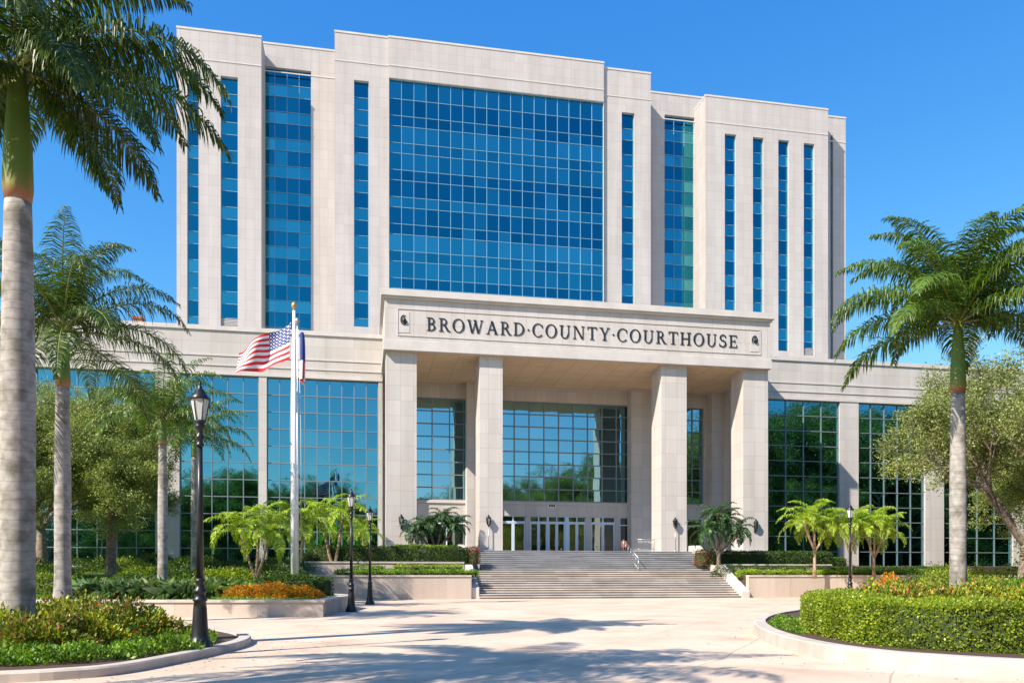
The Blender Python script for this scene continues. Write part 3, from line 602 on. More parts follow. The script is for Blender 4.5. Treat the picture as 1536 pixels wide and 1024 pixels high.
# ================================================================== STAIRS, PLATFORM, TERRACES
XS0, XS1 = onY(722, 52.6) - .1, 26.3
NR = 22; RS = HP / NR; TR = .35
mb = MB(); ups = MB(); y = 52.6
for k in range(NR):
    z = k * RS; B = mb if k < 12 else ups
    if k == 12: y = 58.0
    xa = XS0 if k < 12 else XS0 + .9
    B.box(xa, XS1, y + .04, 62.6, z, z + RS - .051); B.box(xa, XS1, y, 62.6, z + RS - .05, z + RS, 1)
    y += TR
ST = empty('entrance_steps', ((XS0 + XS1) / 2, 52.6, 0), 'broad grey stone steps in two flights rising to the courthouse entrance', 'steps')
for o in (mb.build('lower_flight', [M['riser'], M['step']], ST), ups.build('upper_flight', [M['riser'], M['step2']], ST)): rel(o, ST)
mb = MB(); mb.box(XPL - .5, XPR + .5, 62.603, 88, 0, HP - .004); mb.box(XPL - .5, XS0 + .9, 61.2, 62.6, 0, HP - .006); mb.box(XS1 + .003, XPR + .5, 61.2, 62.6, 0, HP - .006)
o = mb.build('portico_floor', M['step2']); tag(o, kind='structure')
# sloped cheek walls
def cheek(x0, x1, pts, label):
    mb = MB(); n = len(pts); V = []
    for x in (x0, x1):
        for (yy, zz) in pts: V.append((x, yy, zz))
    f = [tuple(range(n)), tuple(range(2 * n - 1, n - 1, -1))] + [(i, n + i, n + (i + 1) % n, (i + 1) % n) for i in range(n)]
    mb.add(V, [q[::-1] for q in f]); o = mb.build('cheek_wall', M['plain']); tag(o, label, 'wall'); return o
XC = XS1 + .004
cheek(XC, XC + .55, [(52.45, 0), (62.0, 0), (62.0, 4.0), (60.9, 4.0), (57.6, 2.35), (56.4, 2.35), (52.45, .45)], 'pale sloping cheek wall along the right side of the steps')
cheek(XS0 - .5, XS0 - .004, [(52.9, 0), (62.0, 0), (62.0, 3.95), (60.9, 3.95), (57.6, 2.35), (56.4, 2.35), (52.9, .75)], 'pale sloping cheek wall along the left side of the steps')
# terrace retaining walls
def rwall(pts, z0, z1, label, th=.4, cap=.12, mat='wallc', pr=.06):
    root = empty('retaining_wall', (pts[0][0], pts[0][1], z0), label, 'wall')
    for nm, a, b, e, mt in (('wall_face', z0, z1 - cap, 0, mat), ('wall_coping', z1 - cap + .001, z1, pr, 'kerb')):
        mb = MB(); P = offset_pair(pts, -e, th + e); n = len(P[0])
        V = [(p[0], p[1], zz) for zz in (a, b) for side in P for p in side]
        def ix(l, s, i): return l * 2 * n + s * n + i
        fs = []
        for i in range(n - 1):
            fs += [(ix(0, 0, i), ix(0, 0, i + 1), ix(1, 0, i + 1), ix(1, 0, i)), (ix(0, 1, i + 1), ix(0, 1, i), ix(1, 1, i), ix(1, 1, i + 1)),
                   (ix(1, 0, i), ix(1, 0, i + 1), ix(1, 1, i + 1), ix(1, 1, i))]
        fs += [(ix(0, 0, 0), ix(1, 0, 0), ix(1, 1, 0), ix(0, 1, 0)), (ix(0, 0, n - 1), ix(0, 1, n - 1), ix(1, 1, n - 1), ix(1, 0, n - 1))]
        mb.add(V, fs); rel(mb.build(nm, M[mt], root), root)
    return root
def offset_pair(pts, d0, d1):
    """two polylines offset to the left-hand side (positive = left of travel)"""
    res = ([], []); n = len(pts)
    for i in range(n):
        p = Vector(pts[i][:2]); a = Vector(pts[max(i - 1, 0)][:2]); b = Vector(pts[min(i + 1, n - 1)][:2])
        d1_ = (p - a).normalized() if i > 0 else (b - p).normalized(); d2_ = (b - p).normalized() if i < n - 1 else d1_
        n1 = Vector((-d1_.y, d1_.x)); n2 = Vector((-d2_.y, d2_.x)); m = (n1 + n2).normalized(); k = 1 / max(.4, m.dot(n1))
        for q, dd in ((0, d0), (1, d1)): res[q].append(tuple(p + m * dd * k))
    return res
XL0 = XS0 - .55
rwall([(-16, 53.6), (-2.2, 52.7), (XL0, 52.7)], 0, 1.6, 'long low pale retaining wall left of the steps below clipped borders')
rwall([(-4.2, 56.6), (XL0, 56.6)], 1.5, 2.55, 'upper pale retaining wall carrying the dark hedge left of the steps', .35)
rwall([(XC + .6, 52.7), (52, 52.7)], 0, 1.6, 'long low pale retaining wall right of the steps below the lime border')
rwall([(XC + .6, 56.8), (36, 56.8)], 1.5, 2.45, 'upper pale retaining wall carrying the dark hedge right of the steps', .35)
def bed(poly, z, name='planting_bed', mat='soil', z0=0):
    mb = MB(); mb.prism(poly, z0, z); o = mb.build(name, M[mat]); tag(o, kind='structure'); return o
bed([(-15.9, 54), (-2, 53.1), (XL0, 53.1), (XL0, 56.6), (-15.9, 56.6)], 1.48)
bed([(-4.2, 56.95), (XL0, 56.95), (XL0, 68.9), (-4.2, 68.9)], 2.45)
bed([(XC + .6, 53.1), (60, 53.1), (60, 56.8), (XC + .6, 56.8)], 1.5)
bed([(XC + .6, 57.15), (60, 57.15), (60, 68.9), (XC + .6, 68.9)], 2.3)

# ---- left middle planter : wall and lawn rising behind it
WL = [(-45, 39), (-13.7, 33.4), (-4.0, 31.5), (-1.55, 31.3), (-.55, 38.9), (-2.3, 45), (-2.3, 52.6)]
rwall(WL, 0, .66, 'knee-high curved pale planter wall round the flagpole lawn', .38, .1)
lw = offset_pair(WL, .38, .38)[0]
mb = MB(); V = []; top = [(-45, 68.9), (-4.3, 68.9)]
back = [(-45 + (40.6) * i / 6, 68.9) for i in range(7)]
n = len(lw)
ys = 10
gridv = []
for i in range(n):
    x0_, y0_ = lw[i]; x1_, y1_ = back[i]
    for k in range(ys + 1):
        t = k / ys; gridv.append((x0_ + (x1_ - x0_) * t, y0_ + (y1_ - y0_) * t, .60 + 1.6 * min(1, t * 1.25) ** 1.1))
f = [(i * (ys + 1) + k, (i + 1) * (ys + 1) + k, (i + 1) * (ys + 1) + k + 1, i * (ys + 1) + k + 1) for i in range(n - 1) for k in range(ys)]
mb.add(gridv, f, 0, True); tag(mb.build('lawn', M['grass']), kind='structure')
def lawn_z(x, y):
    t = min(1, max(0, (y - 33) / 36)); return .60 + 1.6 * min(1, t * 1.25) ** 1.1
# ---- right rear lawn behind island
bed([(60, 45), (120, 45), (120, 69), (60, 69)], 1.5, 'lawn', 'grass')
# ---- kerbed islands
def smooth_path(pts, n=6):
    out = []; P = [Vector(p[:2]) for p in pts]
    for i in range(len(P) - 1):
        p0, p1, p2, p3 = P[max(i - 1, 0)], P[i], P[i + 1], P[min(i + 2, len(P) - 1)]
        for k in range(n):
            t = k / n; out.append(.5 * ((2 * p1) + (p2 - p0) * t + (2 * p0 - 5 * p1 + 4 * p2 - p3) * t * t + (3 * p1 - p0 - 3 * p2 + p3) * t ** 3))
    out.append(P[-1]); return [(p.x, p.y) for p in out]
def kerb(path, h, w, label):
    A, B = offset_pair(path, 0, w); mb = MB(); n = len(path); c = .03
    prof = [(0, 0), (0, h - c), (1, h), (2, h), (2, 0)]
    A2, _ = offset_pair(path, c, w); rings = []
    V = []
    for i in range(n): V += [(*A[i], 0), (*A[i], h - c), (*A2[i], h), (*B[i], h), (*B[i], 0)]
    fs = [(i * 5 + k, (i + 1) * 5 + k, (i + 1) * 5 + k + 1, i * 5 + k + 1) for i in range(n - 1) for k in range(4)]
    mb.add(V, fs); o = mb.build('kerb', M['kerb']); tag(o, label, 'kerb'); return o, B
LK = smooth_path([G(-260, 1060), G(-60, 1029), G(80, 1020), G(180, 1011), G(270, 994), G(340, 978), G(372, 968), G(374, 960), G(345, 952), G(290, 945), G(200, 940), G(0, 934), G(-300, 930)])
o, LB = kerb(LK, .16, .28, 'pale curved kerb round the left foreground planting bed')
bed(LB + [], .11)
RK = smooth_path([G(1330, 905), G(1260, 914), G(1190, 925), G(1150, 933), G(1131, 944), G(1142, 959), G(1180, 975), G(1235, 989), G(1320, 1002), G(1420, 1011), G(1536, 1019), G(1700, 1028), G(1950, 1035)])
o, RB = kerb(RK, .30, .32, 'broad pale curved kerb round the right foreground hedge island')
bed(RB + [(40, 14), (42, 40)], .24)

# ================================================================== VEGETATION BUILDERS
def scatter_box_hedge(name, label, cat, path, width, z0, z1, mat, leaf=.06, dens=900, group=None, rough=.05, core='core', extra_mat=None, bulge=.0):
    """clipped hedge along a path: leaves in a shell round a darker core; one mesh"""
    P = [Vector(p[:2]) for p in path]; seg = [(P[i + 1] - P[i]).length for i in range(len(P) - 1)]; Ltot = sum(seg)
    h = z1 - z0; per = 2 * h + width
    n = int(Ltot * per * dens) + 40; n = min(n, 120000)
    cs = np.concatenate([[0], np.cumsum(seg)]); s = rng.uniform(0, Ltot, n); i = np.clip(np.searchsorted(cs, s) - 1, 0, len(seg) - 1)
    A = np.array([tuple(p) for p in P]); d = A[1:] - A[:-1]; d = d / np.linalg.norm(d, axis=1)[:, None]
    # smooth the direction at the joints
    dd = np.vstack([d[:1], (d[1:] + d[:-1]) / 2, d[-1:]]); dd /= np.linalg.norm(dd, axis=1)[:, None]
    tt = ((s - cs[i]) / np.array(seg)[i])[:, None]
    base = A[i] * (1 - tt) + A[i + 1] * tt; dr = dd[i] * (1 - tt) + dd[i + 1] * tt; nn = np.stack([-dr[:, 1], dr[:, 0]], 1)
    q = rng.uniform(0, per, n); rc = min(.12, h * .3, width * .25)
    off = np.where(q < h, -width / 2, np.where(q > h + width, width / 2, q - h - width / 2)); zz = np.where(q < h, q, np.where(q > h + width, per - q, h))
    no = np.where(q < h, -1., np.where(q > h + width, 1., 0.)); nz_ = np.where((q >= h) & (q <= h + width), 1., 0.)
    # round the shoulders and end caps
    edge = np.clip((np.abs(off) - (width / 2 - rc)) / rc, 0, 1) * np.clip((zz - (h - rc)) / rc, 0, 1)
    off = off * (1 - .25 * edge * rc / width); zz = zz - edge * rc * .35
    endf = np.minimum(s, Ltot - s); e = np.clip(1 - endf / (width * .35), 0, 1); off = off * (1 - .35 * e ** 2); zz = zz * (1 - .10 * e ** 2)
    wob = rough * (np.sin(s * 2.1 + off * 3) + np.sin(s * 5.3 + 1 + zz * 4) * .6 + rng.normal(0, .6, n))
    dep = -np.abs(rng.normal(0, leaf * .8, n)) + wob
    Pp = np.zeros((n, 3)); Nn = np.zeros((n, 3))
    Nn[:, :2] = nn * no[:, None]; Nn[:, 2] = nz_
    Pp[:, :2] = base + nn * off[:, None]; Pp[:, 2] = z0 + zz
    Pp += Nn * dep[:, None]
    capm = (endf < .08)
    D = Nn * .7 + rng.normal(0, .55, (n, 3)); D[:, 2] += .25
    L = leaf * rng.uniform(.7, 1.4, n)
    Q = leaf_quads(Pp, D, L, L * .6)
    # caps
    for end in (0, 1):
        m = int(width * h * dens) + 10; c0 = A[0] if end == 0 else A[-1]; dv = -dd[0] if end == 0 else dd[-1]; nv = np.array([-dv[1], dv[0]])
        o_ = rng.uniform(-.5, .5, m) * width * .95; z_ = rng.uniform(0, h, m); b_ = (1 - (2 * o_ / width) ** 2) * width * .12
        PP = np.zeros((m, 3)); PP[:, :2] = c0 + nv * o_[:, None] + dv * (b_ + rng.normal(0, rough, m) - .03)[:, None]; PP[:, 2] = z0 + z_
        DD = rng.normal(0, .55, (m, 3)); DD[:, :2] += dv * .7; DD[:, 2] += .2
        Q = np.vstack([Q, leaf_quads(PP, DD, leaf * rng.uniform(.7, 1.4, m), leaf * .6)])
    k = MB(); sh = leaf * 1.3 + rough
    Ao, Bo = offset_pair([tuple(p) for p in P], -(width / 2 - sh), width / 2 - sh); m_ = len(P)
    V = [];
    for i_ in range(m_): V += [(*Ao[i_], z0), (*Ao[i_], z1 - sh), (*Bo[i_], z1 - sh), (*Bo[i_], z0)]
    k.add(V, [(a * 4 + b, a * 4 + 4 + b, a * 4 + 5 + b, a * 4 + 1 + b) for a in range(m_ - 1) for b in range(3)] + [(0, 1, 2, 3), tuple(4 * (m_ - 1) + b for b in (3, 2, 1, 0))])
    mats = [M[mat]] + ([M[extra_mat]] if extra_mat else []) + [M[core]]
    mi = None
    if extra_mat: mi = (rng.random(len(Q) // 4) < .12).astype(np.int32)
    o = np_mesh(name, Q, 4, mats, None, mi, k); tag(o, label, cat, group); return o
def blob(name, label, cat, c, rx, ry, rz, mat, leaf=.07, n=2500, group=None, rough=.12, flat=.0, up=.4, shell=.55):
    """loose mounded bush, leaf by leaf, with a few stems inside"""
    u = rng.normal(size=(n, 3)); u = nrm(u); u[:, 2] = np.abs(u[:, 2]) * 1.0
    ph = np.arctan2(u[:, 1], u[:, 0]); lump = 1 + rough * (np.sin(ph * 3 + c[0]) + np.sin(ph * 5 + 2 * c[1] + u[:, 2] * 4) + np.sin(u[:, 2] * 7 + ph * 2))
    r = (shell + (1 - shell) * rng.random(n) ** .5) * lump
    P = np.array(c)[None, :] + u * r[:, None] * np.array([rx, ry, rz])
    D = u + rng.normal(0, .6, (n, 3)); D[:, 2] += up
    L = leaf * rng.uniform(.6, 1.5, n)
    k = MB()
    for i in range(7):
        a = i * .9; k.tube([(c[0], c[1], c[2] - .02), (c[0] + rx * .35 * math.cos(a), c[1] + ry * .35 * math.sin(a), c[2] + rz * .35), (c[0] + rx * .7 * math.cos(a + .3), c[1] + ry * .7 * math.sin(a + .3), c[2] + rz * .7)], [.02, .014, .006], 5)
    o = np_mesh(name, leaf_quads(P, D, L, L * .5), 4, [M[mat], M['twig']], None, None, k); tag(o, label, cat, group); return o
def frond_mesh(az, e0, droop, Lf, c, parent, mat, nl=70, ll=.75, lw=.035, hang=.6, plum=.35, name='frond', rr=.03, curl=1.4, side=0.0):
    """one pinnate palm leaf: arching rachis, leaflets drooping both sides"""
    m = 14; pts = [Vector(c)]; ds = Lf / m; tang = []
    for k in range(m):
        s = (k + .5) / m; e = e0 - droop * s ** curl; a = az + side * s
        t = Vector((math.cos(e) * math.cos(a), math.cos(e) * math.sin(a), math.sin(e))); tang.append(t); pts.append(pts[-1] + t * ds)
    A = np.array([tuple(p) for p in pts]); Tt = np.array([tuple(t) for t in tang] + [tuple(tang[-1])])
    s = np.repeat(np.linspace(.13, 1.0, nl), 2); sd = np.tile([1., -1.], nl); s = np.clip(s + rng.normal(0, .004, len(s)), .1, 1.0)
    x = s * m; i = np.clip(x.astype(int), 0, m - 1); fr = (x - i)[:, None]
    B = A[i] * (1 - fr) + A[i + 1] * fr; t = nrm(Tt[i] * (1 - fr) + Tt[np.minimum(i + 1, m)] * fr)
    upv = np.array([0, 0, 1.0]); sv = nrm(np.cross(t, upv) + 1e-6) * sd[:, None]; uv = nrm(np.cross(sv * sd[:, None], t))
    ln = ll * np.clip(np.sin(np.clip(s * 1.02, 0, 1) * math.pi * .86 + .32), .25, 1) * rng.uniform(.85, 1.12, len(s))
    n = len(s); fw = .22 + .62 * s ** 2
    dn = np.array([0, 0, -1.0]); hg = hang * rng.uniform(.75, 1.25, n)[:, None]; hg = hg * (ll > .3)
    d1 = nrm(sv + t * (fw * rng.uniform(.8, 1.2, n))[:, None] + uv * rng.normal(.22, plum * .8, n)[:, None] + dn * hg * .15)
    d2 = nrm(d1 * .8 + dn * hg * .75); d3 = nrm(d2 * .5 + dn * hg)
    p1 = B + d1 * (ln * .38)[:, None]; p2 = p1 + d2 * (ln * .34)[:, None]; p3 = p2 + d3 * (ln * .28)[:, None]
    def wdt(d, w):
        q = t + rng.normal(0, .35, (n, 3)); q = q - d * (q * d).sum(1)[:, None]; return nrm(q) * w / 2
    q = t + rng.normal(0, .3, (n, 3)); 
    def perp(d): return nrm(q - d * (q * d).sum(1)[:, None])
    w0, w1, w2, w3 = perp(d1) * lw * .3, perp(d1) * lw * .5, perp(d2) * lw * .42, perp(d3) * lw * .06
    V = np.stack([B - w0, B + w0, p1 + w1, p1 - w1, p1 - w1, p1 + w1, p2 + w2, p2 - w2, p2 - w2, p2 + w2, p3 + w3, p3 - w3], 1).reshape(-1, 3)
    k = MB(); k.tube(pts, [rr * (1 - .85 * q / m) for q in range(m + 1)], 5)
    o = np_mesh(name, V, 4, [M[mat], M['rachis']], parent, None, k); return o
def royal_palm(base, H, shaft, rb, nf, Lf, label, mat='palmleaf', ll=.75, lw=.035, nl=80, seed=1, group=None, fronds=None, lean=(0, 0), hang=.7, up=1.15, low=-.5, cs=1.0, kind='royal_palm', rust=True):
    """H = height of trunk up to the crown, shaft = length of the green crownshaft"""
    rnd = random.Random(seed); root = empty(kind, base, label, 'palm tree', group)
    zt = H - shaft
    prof = [(rb * 1.45, -.3), (rb * 1.38, 0.05), (rb * 1.15, .35), (rb * 1.02, .9), (rb, zt * .3), (rb * 1.03, zt * .55), (rb * .92, zt * .8), (rb * .80, zt)]
    t = MB(); zz = []; 
    P = []
    for q in range(40):
        z = -.3 + (zt + .3) * q / 39
        for a_, b_ in zip(prof[:-1], prof[1:]):
            if a_[1] <= z <= b_[1] + 1e-6: r = a_[0] + (b_[0] - a_[0]) * (z - a_[1]) / (b_[1] - a_[1])
        zq = max(0, z / H) ** 1.5; P.append(((lean[0] * zq, lean[1] * zq, z), r))
    t.tube([p for p, r in P], [r * (1 + .012 * math.sin(i * 2.4)) for i, (p, r) in enumerate(P)], 20); t.build('trunk', M['palmbark'], root)
    tx, ty = lean
    s = MB(); r0 = rb * .86 * cs; CU = 1.9
    s.tube([(tx, ty, zt + shaft * q) for q in (0.0, .1, .35, .7, 1.0)], [r0 * .98, r0 * 1.12, r0 * 1.05, r0 * .8, r0 * .55], 18)
    s.build('crownshaft', M['shaft'], root)
    if False:
        s = MB(); s.tube([(tx, ty, zt - .03), (tx, ty, zt + .06), (tx, ty, zt + .17)], [r0 * .97, r0 * 1.10, r0 * 1.13], 18, 0, False); s.build('leaf_scar', M['rust'], root)
    L = fronds or []
    if not fronds:
        for k in range(nf):
            q = (k + .5) / nf; az = k * 2.39996 + rnd.uniform(-.2, .2); e0 = up - (up - low) * q ** 1.05
            L.append((az, e0, 1.55 - .35 * q + .3 * math.sin(q * 3.1) + rnd.uniform(-.15, .2), Lf * rnd.uniform(.9, 1.1)))
    for az, e0, dr, lf in L:
        frond_mesh(az, e0, dr, lf, (tx, ty, H - .12), root, mat, nl, ll, lw, hang, .35, rr=.035 * Lf / 4, curl=CU if not fronds else 1.4, side=rnd.uniform(-.25, .25))
    return root
def multi_palm(base, stems, label, kind, cat, mat, Lf, nfr, ll, lw, nl=26, group=None, seed=3, up=1.35, low=-.35, hang=.45, barkm='pygbark', rb=.08, droop=1.7, plum=.3):
    """clump of slender stems, each with its own head. stems: (dx,dy,height, fork start height)"""
    rnd = random.Random(seed); root = empty(kind, base, label, cat, group)
    for dx, dy, h, f0 in stems:
        t = MB(); P = []
        for q in range(9):
            s = q / 8; z = h * s; k = max(0, (z - f0) / max(.01, h - f0)); P.append((dx * k ** .8, dy * k ** .8, z - (.15 if q == 0 else 0)))
        t.tube(P, [rb * (1.5 - .6 * min(1, q / 3)) for q in range(9)], 9); t.build('trunk', M[barkm], root)
        Q = []
        for k in range(nfr):
            q = (k + .5) / nfr; az = k * 2.39996 + rnd.uniform(-.3, .3); e0 = up - (up - low) * q
            frond_mesh(az, e0, droop + rnd.uniform(-.2, .3), Lf * rnd.uniform(.9, 1.2), (dx, dy, h - .03), root, mat, nl + 8, ll * .85, lw * .85, hang * 1.3, plum * .7, rr=.018, curl=1.5)
    return root
OAKM = {}
def oak_mesh(key, H, spread, leafm, n_tip=60, leaf=.13, seed=5, trunk=2.6, r0=.28, sig=.42, flat=1.0):
    rnd = random.Random(seed); t = MB(); tips = []
    def br(p, d, L, r, lv):
        pts = [p]; rad = [r]; m = 4
        for k in range(m):
            d = (d + Vector((rnd.gauss(0, .14), rnd.gauss(0, .14), rnd.gauss(.04, .1)))).normalized(); p = p + d * L / m; pts.append(p); rad.append(r * (1 - .42 * (k + 1) / m))
        t.tube(pts, rad, max(4, 9 - lv * 2), 0, False)
        if lv >= 2: tips.append(p); tips.append(pts[2] + Vector((rnd.gauss(0, .2), rnd.gauss(0, .2), rnd.gauss(0, .2))))
        if lv == 4: return
        kn = 4 if lv < 2 else 3
        for k in range(kn):
            a = rnd.uniform(0, 6.28) + k * 6.28 / kn; tl = rnd.uniform(.45, .95)
            q = d.orthogonal().normalized(); q2 = d.cross(q)
            nd = (d * math.cos(tl) + (q * math.cos(a) + q2 * math.sin(a)) * math.sin(tl)); nd.z = nd.z * flat + .06; nd.normalize()
            br(pts[-1] if k < kn - 1 else pts[3], nd, L * rnd.uniform(.62, .84), r * .56, lv + 1)
    t.tube([(0, 0, -.3), (0, 0, .15), (.03, .02, trunk * .5), (0, 0, trunk)], [r0 * 1.6, r0 * 1.2, r0 * .95, r0 * .9], 14, 0, False)
    nl = 6
    for k in range(nl):
        a = k * 2 * math.pi / nl + rnd.uniform(-.3, .3); e = rnd.uniform(.45, 1.05) if k else 1.35
        br(Vector((0, 0, trunk - .1)), Vector((math.cos(a) * math.cos(e), math.sin(a) * math.cos(e), math.sin(e))), H * .30 * rnd.uniform(.85, 1.15), r0 * .55, 0)
    T_ = np.array([tuple(p) for p in tips]); zc = T_[:, 2].max(); xr = np.abs(T_[:, :2]).max()
    sx, sz = spread / xr, H / (zc + .3)
    n = len(T_) * n_tip
    c = np.repeat(T_, n_tip, 0); P = c + rng.normal(0, sig, (n, 3)) * np.array([1, 1, .65])
    P *= np.array([sx, sx, sz]); cc = c * np.array([sx, sx, sz])
    D = (P - cc) * .6 + rng.normal(0, .35, (n, 3)); D[:, 2] += .05
    L = leaf * rng.uniform(.6, 1.35, n)
    Q = leaf_quads(P, D, L, L * .5)
    t.v = [(v[0] * (sx if v[2] > trunk * .9 else 1 + (sx - 1) * max(0, v[2] / trunk - .6) * 0), v[1] * (sx if v[2] > trunk * .9 else 1), v[2] * sz) for v in t.v]
    print(key, 'tips', len(T_), 'leaves', n)
    root = None
    tr = t.build('trunk', M['bark']); cr = np_mesh('crown', Q, 4, [M[leafm]])
    OAKM[key] = (tr.data, cr.data); bpy.data.objects.remove(tr); bpy.data.objects.remove(cr)
def oak(key, loc, rz, sc, label, group=None, name='oak_tree'):
    root = empty(name, loc, label, 'tree', group, rz); root.scale = sc if isinstance(sc, tuple) else (sc, sc, sc)
    for nm, me in zip(('trunk', 'crown'), OAKM[key]):
        o = bpy.data.objects.new(nm, me); C.objects.link(o); o.parent = root
    return root

# ================================================================== PALMS
def bz(x, t): return T(x, t)
# near left palm: fronds chosen to arch over the corner of the picture
b = T(27, 16.2, .12); camr = -TH
FR = []
for az, e0, dr, lf in ((-4, 34, 100, 4.9), (6, 12, 72, 4.6), (-9, -6, 62, 4.1), (12, -38, 40, 2.9), (-14, 62, 95, 4.7), (-62, 28, 105, 4.0), (-95, 8, 85, 3.6), (-120, 30, 100, 4.0), (-40, 5, 80, 3.6),
                       (-150, 12, 85, 4.1), (178, 30, 95, 4.3), (150, 5, 80, 4.0), (120, 35, 90, 4.2), (85, 15, 85, 4.0), (55, 42, 95, 4.4), (40, -5, 60, 3.4), (-75, 60, 95, 4.2), (-170, 55, 95, 4.3),
                       (30, 70, 80, 4.4), (100, 70, 80, 4.2), (-100, -30, 45, 2.9), (165, -30, 45, 3.2), (22, 40, 100, 4.5)):
    FR.append((R(az) + camr, R(e0), R(dr), lf))
royal_palm(b, 11.9, 2.85, .31, 0, 4.4, 'tallest royal palm with thick grey trunk in the left foreground bed, cut by the frame', ll=.95, lw=.034, nl=165, seed=2, fronds=FR, hang=1.15, cs=.95)
royal_palm(T(94, 25.5, .6), 8.9, 1.9, .24, 26, 4.3, 'slim royal palm on the lawn just right of the tallest palm', ll=.85, lw=.030, nl=115, seed=8, low=-.3, up=1.5, hang=.8)
royal_palm(T(244, 36, .9), 7.9, 1.35, .21, 22, 3.9, 'royal palm in front of the stone pier left of the flagpole', mat='palmleaf2', ll=.7, lw=.04, nl=60, seed=4, up=1.4, low=-.05, hang=.8, rust=False)
royal_palm(T(291, 44, 1.3), 8.0, 1.2, .17, 16, 3.6, 'thin palm behind the tall black street lamp', mat='palmleaf2', ll=.7, lw=.045, nl=50, seed=12, up=1.3, low=-.15, hang=.8, rust=False)
royal_palm(T(1437, 27, .24), 10.0, 2.5, .26, 28, 4.6, 'royal palm with grey trunk standing in the right hedge island', mat='palmleaf2', ll=1.0, lw=.04, nl=140, seed=21, up=1.5, low=0.05, hang=.85)
# off-frame neighbour whose crown throws the foreground shadow
royal_palm((-8.2, 8.8, 0.1), 10.2, 1.9, .3, 20, 4.6, 'royal palm just outside the left edge, throwing its shadow on the plaza', ll=.85, lw=.05, nl=80, seed=31, hang=.8)
royal_palm((-7.0, 7.6, 0.1), 9.9, 1.8, .28, 18, 4.4, 'royal palm outside the left edge beside the bed', ll=.85, lw=.05, nl=70, seed=37, hang=.8)

gp = 'lime green multi-stem palms in front of the glass wings'
def lz(x, t): p = T(x, t); return T(x, t, lawn_z(p[0], p[1]))
multi_palm(lz(384, 43), [(-.85, -.1, 3.0, .3), (.15, .3, 3.3, .5), (.75, -.1, 2.8, .2)], 'lime green three-stem palm on the lawn left of the flagpole', 'clump_palm', 'palm', 'pygleaf', 2.1, 12, .62, .055, group=gp, seed=3)
multi_palm(lz(446, 47), [(-.5, .1, 3.6, .8), (.5, .2, 3.3, .6)], 'lime green palm right behind the white flagpole', 'clump_palm', 'palm', 'pygleaf', 2.0, 12, .6, .055, group=gp, seed=5)
multi_palm(T(500, 55.8, 1.5), [(-.8, -.1, 4.2, .6), (.7, .0, 4.4, .5)], 'lime green palm growing through the hedge left of the steps', 'clump_palm', 'palm', 'pygleaf', 2.6, 12, .75, .06, group=gp, seed=7, rb=.12)
multi_palm(T(545, 61, 2.4), [(0, 0, 2.6, .6)], 'smaller lime palm behind the two slim street lamps', 'clump_palm', 'palm', 'pygleaf', 1.9, 12, .6, .055, group=gp, seed=9)
multi_palm(T(1222, 56.6, 1.5), [(-.75, .1, 3.9, 1.9), (1.1, .0, 3.7, 1.8), (.1, .3, 4.4, 2.0)], 'lime forked palm in the right terrace bed, nearest the steps', 'clump_palm', 'palm', 'pygleaf', 2.2, 12, .65, .055, group=gp, seed=11, rb=.10)
multi_palm(T(1276, 56.4, 1.5), [(-.7, 0, 3.6, 1.6), (.5, .2, 3.9, 1.7)], 'lime forked palm just behind the right street lamp', 'clump_palm', 'palm', 'pygleaf', 2.1, 12, .65, .055, group=gp, seed=13, rb=.09)
multi_palm(T(1311, 57, 1.5), [(-.6, .1, 3.5, 1.3), (.9, 0, 3.5, 1.3), (.1, 0, 4.0, 1.5)], 'lime forked palm in the right terrace bed, furthest from the steps', 'clump_palm', 'palm', 'pygleaf', 2.1, 12, .65, .055, group=gp, seed=15, rb=.09)
multi_palm(T(655, 61, 2.45), [(-.7, 0, 3.1, 1.0), (.5, .2, 3.7, 1.1), (-1.6, -.1, 2.7, .8), (1.4, 0, 3.0, 1.0)], 'dark feathery shrub palm between the two left portico columns', 'cycad_palm', 'palm', 'darkpalm', 1.5, 18, .45, .06, seed=17, up=1.2, low=-.7, rb=.1, barkm='bark', nl=22)
multi_palm(T(1078, 60.5, 2.3), [(-.9, 0, 2.7, .9), (.6, .2, 3.7, 1.0), (1.5, 0, 2.9, .9), (-.1, .1, 4.0, 1.2)], 'dark feathery shrub palm in front of the right portico column', 'cycad_palm', 'palm', 'darkpalm', 1.75, 18, .5, .06, seed=19, up=1.2, low=-.7, rb=.12, barkm='bark', nl=24)

